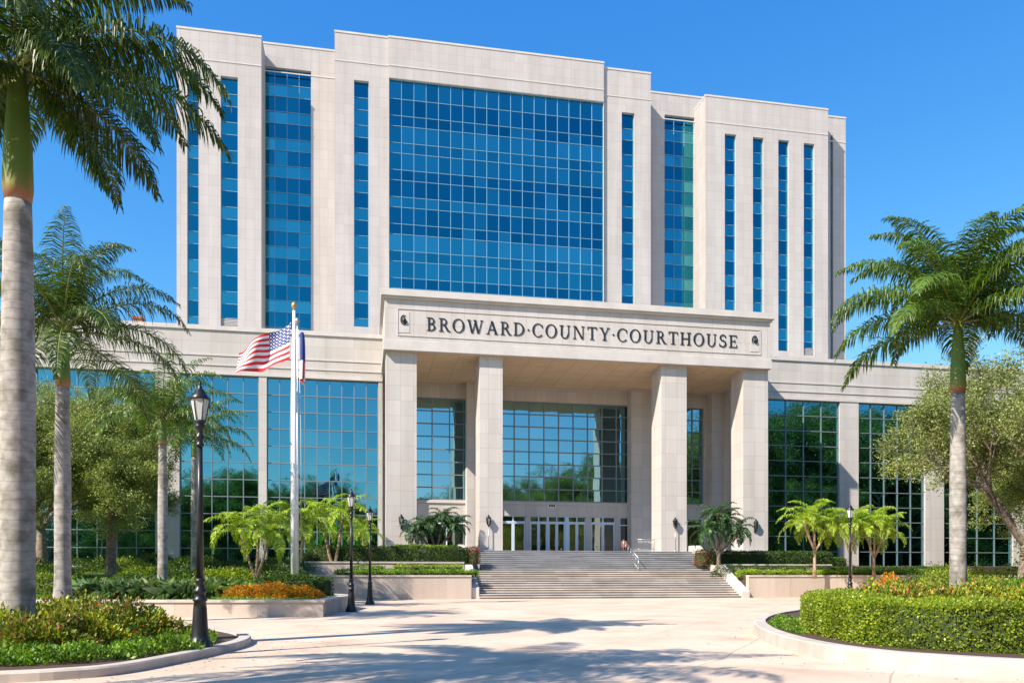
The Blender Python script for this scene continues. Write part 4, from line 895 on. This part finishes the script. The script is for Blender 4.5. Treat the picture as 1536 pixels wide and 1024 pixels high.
# ================================================================== OAKS
oak_mesh('a', 11.0, 6.4, 'oakleaf', 70, .105, 5, 3.9, .26, .27, .7)
oak_mesh('b', 12.0, 8.4, 'oakleaf2', 70, .105, 11, 2.9, .34, .29)
oak('a', lz(166, 46), .6, 1.06, 'dark-trunked oak between the slim royal palm and the stone pier')
oak('a', lz(30, 43), 2.4, .95, 'spreading oak behind the tallest palm at the left edge')
oak('b', lz(62, 57), 1.1, 1.15, 'taller oak further back against the left wing')
oak('b', T(1540, 42, .4), 1.0, (1.18, 1.18, 1.2), 'large pale-leaved oak overhanging the right wing at the right edge')
oak('a', T(1660, 50, .5), 1.0, 1.25, 'second oak beyond the right edge behind the large oak')
gr_ = 'oaks behind the camera, mirrored in the glass'
for i, (x, y, s) in enumerate(((-46, -32, 2.1), (-34, -28, 1.9), (-22, -33, 2.15), (-9, -30, 1.95), (4, -31, 1.6), (-58, -26, 2.2), (16, -33, 1.8), (27, -34, 2.1), (33, 8, 1.75), (41, 4, 2.0), (47, 14, 2.0), (36, -10, 1.9), (52, -6, 2.1),
                               (56, 30, 2.3), (66, 30, 2.6), (60, 18, 2.5), (74, 20, 2.7), (70, 44, 2.0), (82, 34, 2.6), (86, 10, 2.7), (70, 0, 2.6), (84, 48, 2.4), (60, 38, 1.7), (-28, -20, 1.35), (-15, -22, 1.4), (-3, -21, 1.25), (-40, -19, 1.4), (10, -22, 1.35), (22, -20, 1.5))):
    oak('b' if i % 2 else 'a', (x, y, 0), i * 1.7, s, 'broad oak on the far side of the plaza, seen mirrored in the glass', gr_)

# ================================================================== HEDGES, BUSHES, COVER
# right island: big clipped hedge curving round the end
def Gs(x, y, z): return G(x, y, z)[:2]
hp = smooth_path([T(1322, 25.5)[:2], T(1275, 23.6)[:2], T(1250, 21.0)[:2], T(1264, 18.6)[:2], T(1315, 16.6)[:2], T(1400, 15.1)[:2], T(1520, 14.4)[:2], T(1700, 14.0)[:2]], 5)
scatter_box_hedge('hedge', 'large yellow-green clipped hedge curving round the right foreground island', 'hedge', hp, 1.5, .24, 1.10, 'hedge', .050, 2300, rough=.035)
k = 0
for x, t, rx, rz_, m in ((1300, 21.5, 1.1, 1.05, 'croton'), (1352, 20.8, 1.2, 1.12, 'croton'), (1400, 22, 1.15, 1.05, 'crotred'), (1350, 24.5, 1.2, 1.2, 'crotred'), (1448, 21, 1.25, 1.0, 'croton'), (1500, 21, 1.2, 1.1, 'croton'), (1550, 20.5, 1.2, 1.1, 'croton'), (1465, 24.5, 1.2, 1.15, 'croton'), (1530, 25, 1.3, 1.2, 'cover')):
    lab = ['yellow croton bush at the left end of the row behind the hedge', 'yellow and green croton bush, second behind the hedge', 'coppery croton bush left of the right palm trunk', 'low coppery bush at the back left of the hedge island', 'yellow croton bush just right of the right palm trunk', 'gold-tipped croton bush further right behind the hedge', 'croton bush at the right edge behind the hedge', 'croton bush behind the right palm trunk', 'green bush at the back right of the hedge island'][k]; k += 1
    blob('croton_bush', lab, 'bush', T(x, t, .2), rx, rx * .9, rz_, m, .10, 3600, 'croton bushes behind the right hedge', .10)
# left foreground bed
k = 0
labs = ['yellow croton bush at the left frame edge in front of the tallest palm', 'dark leafy croton bush with pink tips at the front of the left bed', 'green croton bush in the middle of the left bed', 'golden croton bush at the right end of the left bed',
        'coppery bush behind the golden croton', 'yellow croton bush between the two royal palm trunks', 'low yellow croton bush right of the tallest palm trunk', 'croton bush at the far left behind the front row']
for x, t, rx, rz_, m in ((5, 16.0, .95, .82, 'croton'), (60, 15.2, .95, .72, 'crotred'), (128, 16.2, 1.05, .78, 'croton'), (205, 17.6, 1.0, .74, 'croton'), (165, 19.3, 1.1, .86, 'crotred'), (105, 19.6, 1.1, .9, 'croton'), (55, 18.2, .9, .80, 'croton'), (-60, 16.5, 1.2, .95, 'croton')):
    blob('croton_bush', labs[k], 'bush', T(x, t, .1), rx, rx * .85, rz_, m, .085, 5200, 'croton bushes in the left foreground bed', .12); k += 1
def cover(name, poly, z, mat, leaf, dens, hgt, label, zf=None, mb_=0.0, maxn=60000):
    P = np.array([p[:2] for p in poly]); lo, hi = P.min(0), P.max(0); n = int((hi - lo).prod() * dens); n = min(n, maxn)
    q = rng.uniform(lo, hi, (n, 2)); ins = np.zeros(n, bool); j = len(P) - 1
    for i in range(len(P)):
        xi, yi = P[i]; xj, yj = P[j]
        c = ((yi > q[:, 1]) != (yj > q[:, 1])) & (q[:, 0] < (xj - xi) * (q[:, 1] - yi) / (yj - yi + 1e-12) + xi); ins ^= c; j = i
    q = q[ins]; n = len(q); hh = hgt * (0.65 + .35 * np.sin(q[:, 0] * 2.3 + 1) * np.cos(q[:, 1] * 2.9) + .2 * np.sin(q[:, 0] * 6.1 + q[:, 1] * 5.3))
    zb = z if zf is None else np.array([zf(a, b) for a, b in q])
    Pp = np.column_stack([q, zb + np.maximum(.01, hh) * rng.uniform(.1, 1, n)]); D = rng.normal(0, .6, (n, 3)); D[:, 2] = np.abs(D[:, 2]) + .35
    L = leaf * rng.uniform(.6, 1.4, n); o = np_mesh(name, leaf_quads(Pp, D, L, L * .5), 4, [M[mat]]); tag(o, label, 'ground cover', None, 'stuff'); return o
cover('ground_cover', [T(-120, 12.4), T(0, 12.9), T(110, 13.3), T(190, 14.0), T(262, 15.0), T(300, 15.5), T(322, 16.6), T(325, 18.4), T(285, 19.4), T(225, 17.8), T(160, 15.0), T(90, 14.5), T(0, 14.6), T(-120, 14.6)], .1, 'cover', .075, 1400, .30, 'bright green ground cover along the front of the left foreground bed')
cover('ground_cover', [T(1150, 22), T(1180, 19), T(1205, 18.2), T(1215, 19.5), T(1195, 24), T(1170, 26)], .22, 'cover', .06, 1300, .14, 'low green ground cover at the rounded end of the right island')
cover('grass', [(-30, 36), (-13.6, 34.2), (-5, 32.6), (-2.6, 36), (-3.5, 48), (-34, 52)], .58, 'cover', .10, 110, .10, 'short bright grass over the left lawn', lawn_z)
for i_, (x, t, w_) in enumerate(((28, 36, 150), (70, 33, 60), (205, 37.5, 60))):
    scatter_box_hedge('hedge', ['low dark hedge between the tallest palm and the slim palm', 'short bright hedge behind the slim palm trunk', 'low green hedge behind the strap-leaf clumps'][i_], 'hedge', [lz(x - w_ / 2, t)[:2], lz(x, t)[:2], lz(x + w_ / 2, t)[:2]], .9, .8, 1.55, ['dhedge', 'hedge', 'dhedge'][i_], .08, 420, rough=.05)
for i_, pth in enumerate(([(-110, -36), (-40, -40), (60, -42)], [(60, -42), (98, 0), (104, 52)])):  # off-camera hedges added to close the bright horizon gap in the glass reflections
    scatter_box_hedge('hedge', ['tall hedge across the far side of the plaza behind the oaks', 'tall hedge bounding the right side of the plaza behind the oaks'][i_], 'hedge', pth, 3, 0, 11, 'dhedge', .34, 22, rough=.3)
n = 420; ang = rng.uniform(-2.2, .6, n)
i_ = rng.integers(0, len(LK), n); q_ = np.array(LK)[i_] + rng.normal(0, .9, (n, 2)) + np.array([.5, -.2]); i_ = rng.integers(0, len(RK), 250); q_ = np.vstack([q_, np.array(RK)[i_] + rng.normal(0, .8, (250, 2)), np.column_stack([rng.uniform(-6, 26, 200), rng.uniform(12, 50, 200)])])
Pp = np.column_stack([q_, np.full(len(q_), .012)]); inr = ~((np.abs(q_[:, 0]) > 900)); D = rng.normal(0, 1, (len(Pp), 3)); D[:, 2] *= .08
tag(np_mesh('fallen_leaves', leaf_quads(Pp, D, rng.uniform(.04, .10, len(Pp)), .035, np.array([0, 0, 3.0])), 4, [M['litter']]), 'scattered dry leaves fallen on the paving near the kerbs', 'leaf litter', None, 'stuff')
# lawn strip edge on the middle planter
cover('grass', [(-40, 38.4), (-13.6, 33.9), (-4, 32.0), (-2.0, 31.9), (-1.2, 36), (-3, 35.6), (-13.6, 37), (-40, 42)], .58, 'cover', .07, 260, .12, 'short bright grass along the planter wall', None)
# orange mound, round clipped hedge behind it, strap-leaf clumps
def LT(x, t): return lz(x, t)
for x, t, rx, rz_, k in ((370, 33.0, 1.15, .58, 0), (410, 32.9, 1.2, .68, 1), (450, 33.0, 1.05, .54, 2)):
    p = T(x, t, .6); blob('ixora_bush', ['orange flowering mound, left of three on the lawn edge', 'orange flowering mound, middle of three and fullest', 'orange-red flowering mound, right of three near the flagpole'][k], 'flowering bush', p, rx, .8, rz_, 'orange', .07, 4200, 'orange flowering mounds on the lawn', .05)
scatter_box_hedge('hedge', 'rounded green clipped hedge behind the orange flowers', 'hedge', [T(395, 36.5)[:2], T(430, 36.3)[:2], T(460, 36.3)[:2], T(484, 37)[:2]], 1.5, .6, 1.52, 'dhedge', .08, 700, rough=.06)
k = 0
for x, t in ((132, 31), (165, 31.5), (198, 31), (232, 32), (262, 31.5), (292, 32.5), (318, 34.5), (150, 34), (215, 34.5), (280, 35), (330, 37)):
    x_, y_ = T(x, t)[:2]; y_ = max(y_, 34.6 - .18 * (x_ + 13.7)); c = (x_, y_ + .4, .58)
    n = 620; a = rng.uniform(0, 6.283, n); e = rng.uniform(.45, 1.5, n); L = rng.uniform(.6, 1.15, n)
    d1 = np.stack([np.cos(a) * np.cos(e), np.sin(a) * np.cos(e), np.sin(e)], 1); d2 = nrm(d1 + np.array([0, 0, -.9]))
    B = np.array(c)[None] + rng.normal(0, .22, (n, 3)) * np.array([1.6, 1, 0]); mid = B + d1 * (L * .6)[:, None]; tip = mid + d2 * (L * .45)[:, None]
    wv = nrm(np.cross(d1, [0, 0, 1.]) + 1e-6) * .022
    o = np_mesh('strap_leaf_clump', np.stack([B - wv, B + wv, mid + wv, tip, mid - wv], 1).reshape(-1, 3), 5, [M['strap']])
    near = ['just right of the slim royal palm', 'second clump right of the slim palm', 'third clump right of the slim palm', 'just below the pier palm', 'between the pier palm and the tall lamp', 'behind the tall lamp post', 'right of the tall lamp post', 'in the back row near the slim palm', 'in the back row under the oak', 'in the back row behind the lamp', 'nearest the orange flowers'][k]; k += 1
    tag(o, 'arching strap-leaf clump ' + near, 'plant', 'strap-leaf clumps behind the planter wall')
# background shrubs on the left lawn
k = 0
for x, t, rx, rz_, m in ((-10, 40, 2.0, .9, 'dhedge'), (60, 44, 2.2, .8, 'hedge'), (120, 50, 2.4, .9, 'dhedge'), (180, 52, 2.2, .9, 'hedge'), (215, 42, 1.7, .8, 'hedge'), (262, 41, 1.6, .8, 'dhedge'), (318, 42, 1.8, .75, 'hedge'), (352, 44, 1.6, .7, 'hedge'), (412, 47, 1.9, .8, 'dhedge'), (340, 50, 2.2, .9, 'dhedge'), (290, 54, 2.4, .9, 'hedge'), (420, 54, 2.2, .9, 'dhedge'), (10, 54, 3, 1.0, 'dhedge'), (225, 58, 2.6, 1.0, 'dhedge')):
    p = lz(x, t); lab = ['dark shrub mound left of the tallest palm', 'yellow-green shrub mound between the two left palms', 'dark shrub mound below the left wing glass', 'yellowish shrub mound under the oak', 'yellow-green shrub mound left of the pier palm', 'dark green shrub mound right of the pier palm', 'lime shrub mound right of the tall lamp', 'low lime shrub beside the lime palm trunks', 'dark shrub mound left of the flagpole foot', 'dark shrub mound behind the lime palm', 'pale shrub mound in front of the wing glass', 'dark shrub mound behind the flagpole', 'far dark shrub mound at the left edge', 'far dark shrub mound before the stone pier'][k]; k += 1
    blob('shrub', lab, 'shrub', p, rx, rx * .7, rz_, m, .11, 3000, 'shrub mounds on the left lawn', .08)
# terrace hedges left of the steps
XH = XL0 - .1
def hx(px, Y): return onY(px, Y)
scatter_box_hedge('hedge', 'long dark box hedge on the upper terrace left of the steps', 'hedge', [(hx(470, 57.8), 57.8), (hx(560, 57.8), 57.8), (hx(640, 57.8), 57.8), (hx(697, 57.8), 57.8)], 1.3, 2.4, 3.62, 'dhedge', .09, 330, rough=.05)
scatter_box_hedge('hedge', 'bright clipped hedge behind the dark terrace hedge left of the steps', 'hedge', [(hx(590, 59.4), 59.4), (hx(672, 59.4), 59.4)], 1.0, 2.4, 3.78, 'lime', .09, 300, rough=.04)
scatter_box_hedge('hedge', 'sloping dark hedge at the left end of the upper terrace', 'hedge', [(hx(452, 57.4), 57.4), (hx(470, 57.4), 57.4)], 1.2, 2.2, 3.1, 'dhedge', .09, 330, rough=.05)
scatter_box_hedge('flowering_bush', 'small clipped pink-topped bush at the left head of the steps', 'flowering bush', [(hx(702, 57.8), 57.8), (hx(716, 57.8), 57.8)], 1.1, 2.4, 3.6, 'pink', .08, 330, rough=.06)
scatter_box_hedge('hedge', 'lime clipped strip on the left middle terrace', 'hedge', [(hx(592, 55.4), 55.4), (hx(692, 55.4), 55.4)], .7, 1.45, 2.3, 'lime', .08, 420, rough=.04)
scatter_box_hedge('hedge', 'short lime clipped strip at the far left of the middle terrace', 'hedge', [(hx(528, 55.4), 55.4), (hx(575, 55.4), 55.4)], .7, 1.45, 2.22, 'cover', .08, 420, rough=.05)
scatter_box_hedge('hedge', 'low green border along the left retaining wall', 'hedge', [(hx(505, 53.9), 53.9), (hx(610, 53.8), 53.8), (hx(714, 53.7), 53.7)], .9, 1.45, 1.93, 'cover', .08, 420, rough=.05)
# terrace hedges right of the steps
XRr = XC + 1.0
scatter_box_hedge('hedge', 'long dark box hedge on the upper terrace right of the steps', 'hedge', [(hx(1064, 58.2), 58.2), (hx(1130, 58.2), 58.2), (hx(1200, 58.4), 58.4), (hx(1240, 58.8), 58.8)], 1.4, 2.25, 3.42, 'dhedge', .09, 330, rough=.05)
scatter_box_hedge('flowering_bush', 'small clipped pink-topped bush at the right head of the steps', 'flowering bush', [(hx(1047, 58.0), 58.0), (hx(1059, 58.1), 58.1)], 1.2, 2.3, 3.5, 'pink', .08, 330, rough=.06)
scatter_box_hedge('hedge', 'tapering dark hedge at the right end of the upper terrace', 'hedge', [(hx(1243, 58.9), 58.9), (hx(1262, 59.2), 59.2)], 1.3, 2.2, 2.95, 'dhedge', .09, 330, rough=.05)
scatter_box_hedge('hedge', 'soft grey-green border on the right middle terrace', 'hedge', [(hx(1095, 55.8), 55.8), (hx(1300, 55.9), 55.9), (hx(1420, 56), 56)], .9, 1.45, 2.2, 'dhedge', .09, 300, rough=.07)
scatter_box_hedge('hedge', 'bright lime border along the right retaining wall', 'hedge', [(hx(1108, 53.8), 53.8), (hx(1200, 53.8), 53.8), (hx(1330, 53.8), 53.8), (hx(1450, 53.8), 53.8)], .9, 1.45, 1.93, 'lime', .08, 480, rough=.05)
blob('flowering_bush', 'dark rounded bush at the inner corner of the right terrace', 'bush', (hx(1082, 55.5), 55.5, 1.45), .8, .6, .9, 'dhedge', .08, 1500, None, .04)
for i, px in enumerate((1168, 1252, 1290)):
    blob('flowering_bush', ['pale pink flowers below the nearest lime palm of the right terrace', 'pale pink flowers left of the right street lamp', 'pale pink flowers right of the right street lamp'][i], 'flowers', (hx(px, 54.9), 54.9, 1.5), .8, .4, .55, 'pink', .08, 500, 'pink flowers in the right terrace border', .05)
k = 0
for x, t, rx, rz_, m in ((1400, 52, 2.5, 1.3, 'dhedge'), (1460, 50, 2.4, 1.2, 'hedge'), (1520, 47, 2.6, 1.3, 'cover'), (1425, 44, 2.2, 1.3, 'hedge'), (1490, 38, 2.3, 1.5, 'lime'), (1335, 47, .9, .75, 'orange'), (1545, 36, 2.0, 1.5, 'cover'), (1390, 36, 1.8, 1.35, 'hedge')):
    p = T(x, t, .0); lab = ['dark shrub in front of the right wing pier', 'yellow-green shrub below the right oak', 'green shrub at the right edge', 'yellow-green shrub left of the right palm', 'bright lime shrub right of the right palm', 'orange and green shrub right of the street lamp', 'green shrub at the foot of the right oak', 'yellow-green shrub behind the coppery crotons'][k]; k += 1
    blob('shrub', lab, 'shrub', p, rx, rx * .7, rz_ + (.9 if t > 43 else .0), m, .12, 3600, 'shrubs behind the right island', .06)

# ================================================================== STREET FURNITURE
def street_lamp(loc, label, rot=0):
    r = empty('street_lamp', loc, label, 'street lamp', 'black cast-iron lamps round the plaza')
    b = MB(); b.lathe([(.27, 0), (.27, .07), (.245, .09), (.245, .15), (.20, .2), (.175, .28), (.155, .5), (.135, .85), (.12, .98), (.145, 1.0), (.145, 1.04), (.115, 1.07), (.115, 1.15), (.14, 1.18), (.14, 1.22), (.095, 1.27), (.085, 1.36), (.105, 1.39), (.105, 1.43), (.075, 1.47)], 24, 0, (0, 0, 0), .05); b.build('base', M['black'], r)
    p = MB(); p.lathe([(.075, 1.47), (.062, 3.0), (.052, 4.18)], 16); p.build('post', M['black'], r)
    c = MB(); c.lathe([(.055, 4.16), (.085, 4.18), (.085, 4.22), (.06, 4.25), (.065, 4.3), (.095, 4.34), (.095, 4.38), (.06, 4.43), (.06, 4.5), (.10, 4.55), (.115, 4.6), (.07, 4.64), (.13, 4.68), (.13, 4.70)], 18); c.build('collar', M['black'], r)
    g = MB(); g.lathe([(.105, 4.71), (.185, 5.13)], 6, 0, (0, 0, 0), 0, False); g.build('lantern_pane', M['frost'], r)
    f = MB()
    for k in range(6):
        a = k * math.pi / 3; f.tube([(.108 * math.cos(a), .108 * math.sin(a), 4.70), (.19 * math.cos(a), .19 * math.sin(a), 5.14)], .011, 5)
    f.lathe([(.20, 5.13), (.205, 5.16), (.13, 5.24), (.10, 5.32), (.045, 5.37), (.05, 5.40), (.02, 5.43), (.035, 5.46), (.005, 5.52)], 18); f.build('lantern_cap', M['black'], r)
    return r
L0 = street_lamp(T(300, 16.0, .11), 'tall black street lamp at the tip of the left foreground bed')
for (x, y_, lab) in ((527, 917, 'black street lamp on the plaza beside the planter corner, the nearer of two'), (555, 906, 'black street lamp furthest back left of the steps'), (1275, 908, 'black street lamp before the right retaining wall')):
    c = copy_tree(L0); c.location = G(x, y_); c['label'] = lab
    c.scale = (.975,) * 3
L0.scale = (.975,) * 3
# small lanterns on short poles beside the columns and wall brackets on the columns
def lantern_mb(z, s=1.0):
    g = MB(); g.lathe([(.10 * s, z), (.17 * s, z + .38 * s)], 6, 0, (0, 0, 0), 0, False); c = MB(); c.lathe([(.04 * s, z - .10), (.11 * s, z - .003), (.05 * s, z - .12)], 10)
    c = MB(); c.lathe([(.03 * s, z - .16 * s), (.06 * s, z - .1 * s), (.11 * s, z - .01)], 10); c.lathe([(.20 * s, z + .385 * s), (.17 * s, z + .45 * s), (.08 * s, z + .55 * s), (.03 * s, z + .66 * s)], 10)
    for k in range(6):
        a = k * math.pi / 3; c.tube([(.11 * s * math.cos(a), .11 * s * math.sin(a), z - .02), (.178 * s * math.cos(a), .178 * s * math.sin(a), z + .4 * s)], .02 * s, 4)
    return g, c
for px, lab in ((733, 'small black lantern on a thin pole before the second column'), (1013, 'small black lantern on a thin pole before the third column')):
    r = empty('pole_lantern', (onY(px, 61.75), 61.75, HP), lab, 'lantern', 'pole lanterns at the head of the steps')
    p = MB(); p.tube([(0, 0, 0), (0, 0, 1.9)], .035, 8); p.lathe([(.12, 0), (.12, .05), (.05, .12)], 12); p.build('pole', M['steel'], r)
    g, c = lantern_mb(2.05, 1.15); g.build('lantern_pane', M['g_door'], r); c.build('lantern_frame', M['black'], r)
for px, lab in ((602, 'black wall lantern on the left outer column'), (1134, 'black wall lantern on the right outer column')):
    r = empty('wall_lantern', (onY(px, YK - .25), YK - .25, HP + 1.75), lab, 'lantern', 'wall lanterns on the outer columns')
    g, c = lantern_mb(.25, 1.15); g.build('lantern_pane', M['g_door'], r); c.box(-.06, .06, .15, .248, -.1, .6); c.tube([(0, .2, 0), (0, .05, .02), (0, 0, .12)], .025, 6); c.build('lantern_frame', M['black'], r)
# handrails and barriers at the right of the upper flight
def rail(loc, pts, label):
    r = empty('handrail', loc, label, 'handrail', 'handrails on the entrance steps'); m = MB(); V = [Vector(p) for p in pts]; m.tube(V, .03, 8)
    m.tube([V[0], (V[0].x, V[0].y, V[0].z - .9)], .028, 8); m.tube([V[-1], (V[-1].x, V[-1].y, V[-1].z - .9)], .028, 8)
    rl = m.build('rail', M['steel'], r); k = MB()
    for i in range(1, 6):
        p = V[0].lerp(V[-1], i / 6); k.tube([p, (p.x, p.y, p.z - .85)], .014, 6)
    k.tube([V[0] - Vector((0, 0, .8)), V[-1] - Vector((0, 0, .8))], .018, 6); k.build('baluster', M['steel'], r)
hxp = onY(957, 58)
rail((hxp, 57.9, 1.92), [(0, 0, .95), (0, 3.6, 2.55)], 'steel handrail running up the right part of the upper flight')
def barrier(px, Y, w, rz, label):
    r = empty('crowd_barrier', (onY(px, Y), Y, HP), label, 'barrier', 'steel barriers beside the doors'); r.rotation_euler.z = rz
    m = MB(); m.tube([(-w / 2, 0, .1), (-w / 2, 0, 1.05), (w / 2, 0, 1.05), (w / 2, 0, .1)], .025, 8); m.tube([(-w / 2, 0, .25), (w / 2, 0, .25)], .018, 6); m.build('frame', M['steel'], r)
    k = MB()
    for i in range(1, int(w / .13)): k.tube([(-w / 2 + i * .13, 0, .25), (-w / 2 + i * .13, 0, 1.05)], .009, 5)
    k.build('bar', M['steel'], r)
    f = MB(); [f.box(x - .03, x + .03, -.3, .3, 0, .04) for x in (-w / 2 + .1, w / 2 - .1)]; f.build('foot', M['steel'], r)
barrier(971, 63.4, 1.9, .15, 'steel crowd barrier at the head of the steps left of the third column')
# low stone-red litter bin shapes seen by the doors
r = empty('stacking_chair', (onY(937, 64), 64, HP), 'small reddish chair at the head of the steps by the doors', 'chair')
m = MB(); m.box(-.24, .24, -.22, .22, .42, .47); m.build('seat', M['brick'], r); m = MB(); m.box(-.24, .24, .18, .22, .5, .95); m.build('backrest', M['brick'], r)
for sx in (-.2, .2):
    for sy in (-.18, .18): m = MB(); m.tube([(sx, sy, 0), (sx * .9, sy * .9, .42)], .018, 6); m.build('leg', M['brick'], r)
# bollard light at the left
r = empty('bollard_light', T(38, 27, .6), 'thin white bollard light between the two left royal palms', 'bollard')
m = MB(); m.tube([(0, 0, 0), (0, 0, 1.25)], .07, 12); m.build('post', M['white'], r); m = MB(); m.lathe([(.09, 1.25), (.14, 1.33), (.14, 1.40), (.03, 1.5)], 14); m.build('cap', M['white'], r)

# ================================================================== FLAGPOLES
def pole(loc, H, r0, label, ball='gold'):
    r = empty('flagpole', loc, label, 'flagpole'); p = MB(); p.lathe([(r0, 0), (r0 * .95, H * .4), (r0 * .5, H)], 16); p.build('pole', M['white'], r)
    b = MB(); b.lathe([(r0 * 1.9, 0), (r0 * 1.9, .08), (r0 * 1.2, .2), (r0 * 1.01, .3)], 16); b.build('base', M['white'], r)
    q = MB(); q.lathe([(.02, H), (.05, H + .03), (.03, H + .08), (.10, H + .16), (.13, H + .26), (.10, H + .36), (.02, H + .44)], 14); q.build('finial', M[ball], r)
    h = MB(); h.tube([(-.16, -.02, 1.2), (-.17, 0, H * .6), (-.05, 0, H - .15)], .012, 5); h.tube([(.18, -.02, 1.2), (.17, 0, H * .6), (.05, 0, H - .15)], .012, 5); h.build('halyard', M['white'], r)
    return r
pt = 38.5; pb_ = lz(441, pt); HF = EYE + (YH - 466) / F * pt - pb_[2]
pole(pb_, HF, .145, 'tall white flagpole with gilt ball, flying the national flag')
p2 = lz(446, 40.0); HF2 = EYE + (YH - 489) / F * 40.0 - p2[2]
pole(p2, HF2, .06, 'thinner flagpole just behind the tall one, holding the limp flag', 'steel')
def flag(px, py, t, fly, hoist, label, shape, colour, mats, nu=78, nv=52, name='flag'):
    o = Vector(T(px, t, EYE + (YH - py) / F * t)); lf = Vector((-ct, st, 0)); fw = Vector((st, ct, 0)); V = []
    for j in range(nv + 1):
        for i in range(nu + 1):
            a, b, c = shape(i / nu, j / nv); V.append(tuple(lf * a + fw * b - Vector((0, 0, c))))
    mb = MB(); 
    for j in range(nv):
        for i in range(nu):
            mb.f.append((j * (nu + 1) + i, j * (nu + 1) + i + 1, (j + 1) * (nu + 1) + i + 1, (j + 1) * (nu + 1) + i)); mb.m.append(colour(i, j)); mb.sm.append(True)
    mb.v = V; ob = mb.build(name, mats); ob.location = o; tag(ob, label, 'flag'); return ob
def us_col(i, j):
    if i < 31 and j < 28:
        q, r_ = (i - 2) % 5, (j - 2) % 5
        q2, r2 = (i - 4.5) % 5, (j - 4.5) % 5
        return 1 if (q in (0, 1) and r_ in (0, 1)) else (1 if (int(q2) == 0 and int(r2) == 0) else 2)
    return 0 if (j // 4) % 2 == 0 else 1
def us_shape(u, v):
    x = 2.62 * u + .12 * math.sin(u * 7) * (1 - u) ; top = 1.28 * u ** .9 * 1.05 + .10 * math.sin(u * 7.5 + .5)
    hh = 1.78 * (1 - .38 * u)
    fold = math.exp(-((u - .50) / .16) ** 2) * .30 * v ** 2
    dep = .22 * math.sin(u * 8.5 - v * 2.6) * (.3 + u) + .12 * math.sin(u * 15 + v * 4) * u
    lowc = .35 * max(0, v - .75) * 4 * math.exp(-((u - .72) / .16) ** 2)
    return x + .28 * v * (1 - u) * 0.2 + fold * .3, dep, top + hh * v + fold + lowc * .35
flag(436.5, 482, pt, 2.6, 1.8, 'red, white and blue stars and stripes flag streaming left from the tall flagpole', us_shape, us_col, [M['f_red'], M['f_white'], M['f_blue']], name='national_flag')
def st_shape(u, v):
    return -.02 - .34 * (.5 + .5 * math.sin(u * 13)) * (.5 + .5 * v ** .5) * (1 - .35 * v) - .04, .3 * math.cos(u * 13) * (.4 + .3 * v) + .2 * u, .25 * u + v * 2.35
def st_col(i, j):
    if j < 24: return 2
    return 0 if i % 20 < 12 else 1
flag(448, 497, 40.0, .5, 2.3, 'limp blue, red and white flag hanging beside the second flagpole', st_shape, st_col, [M['f_red'], M['f_white'], M['f_blue']], 60, 40, 'limp_flag')
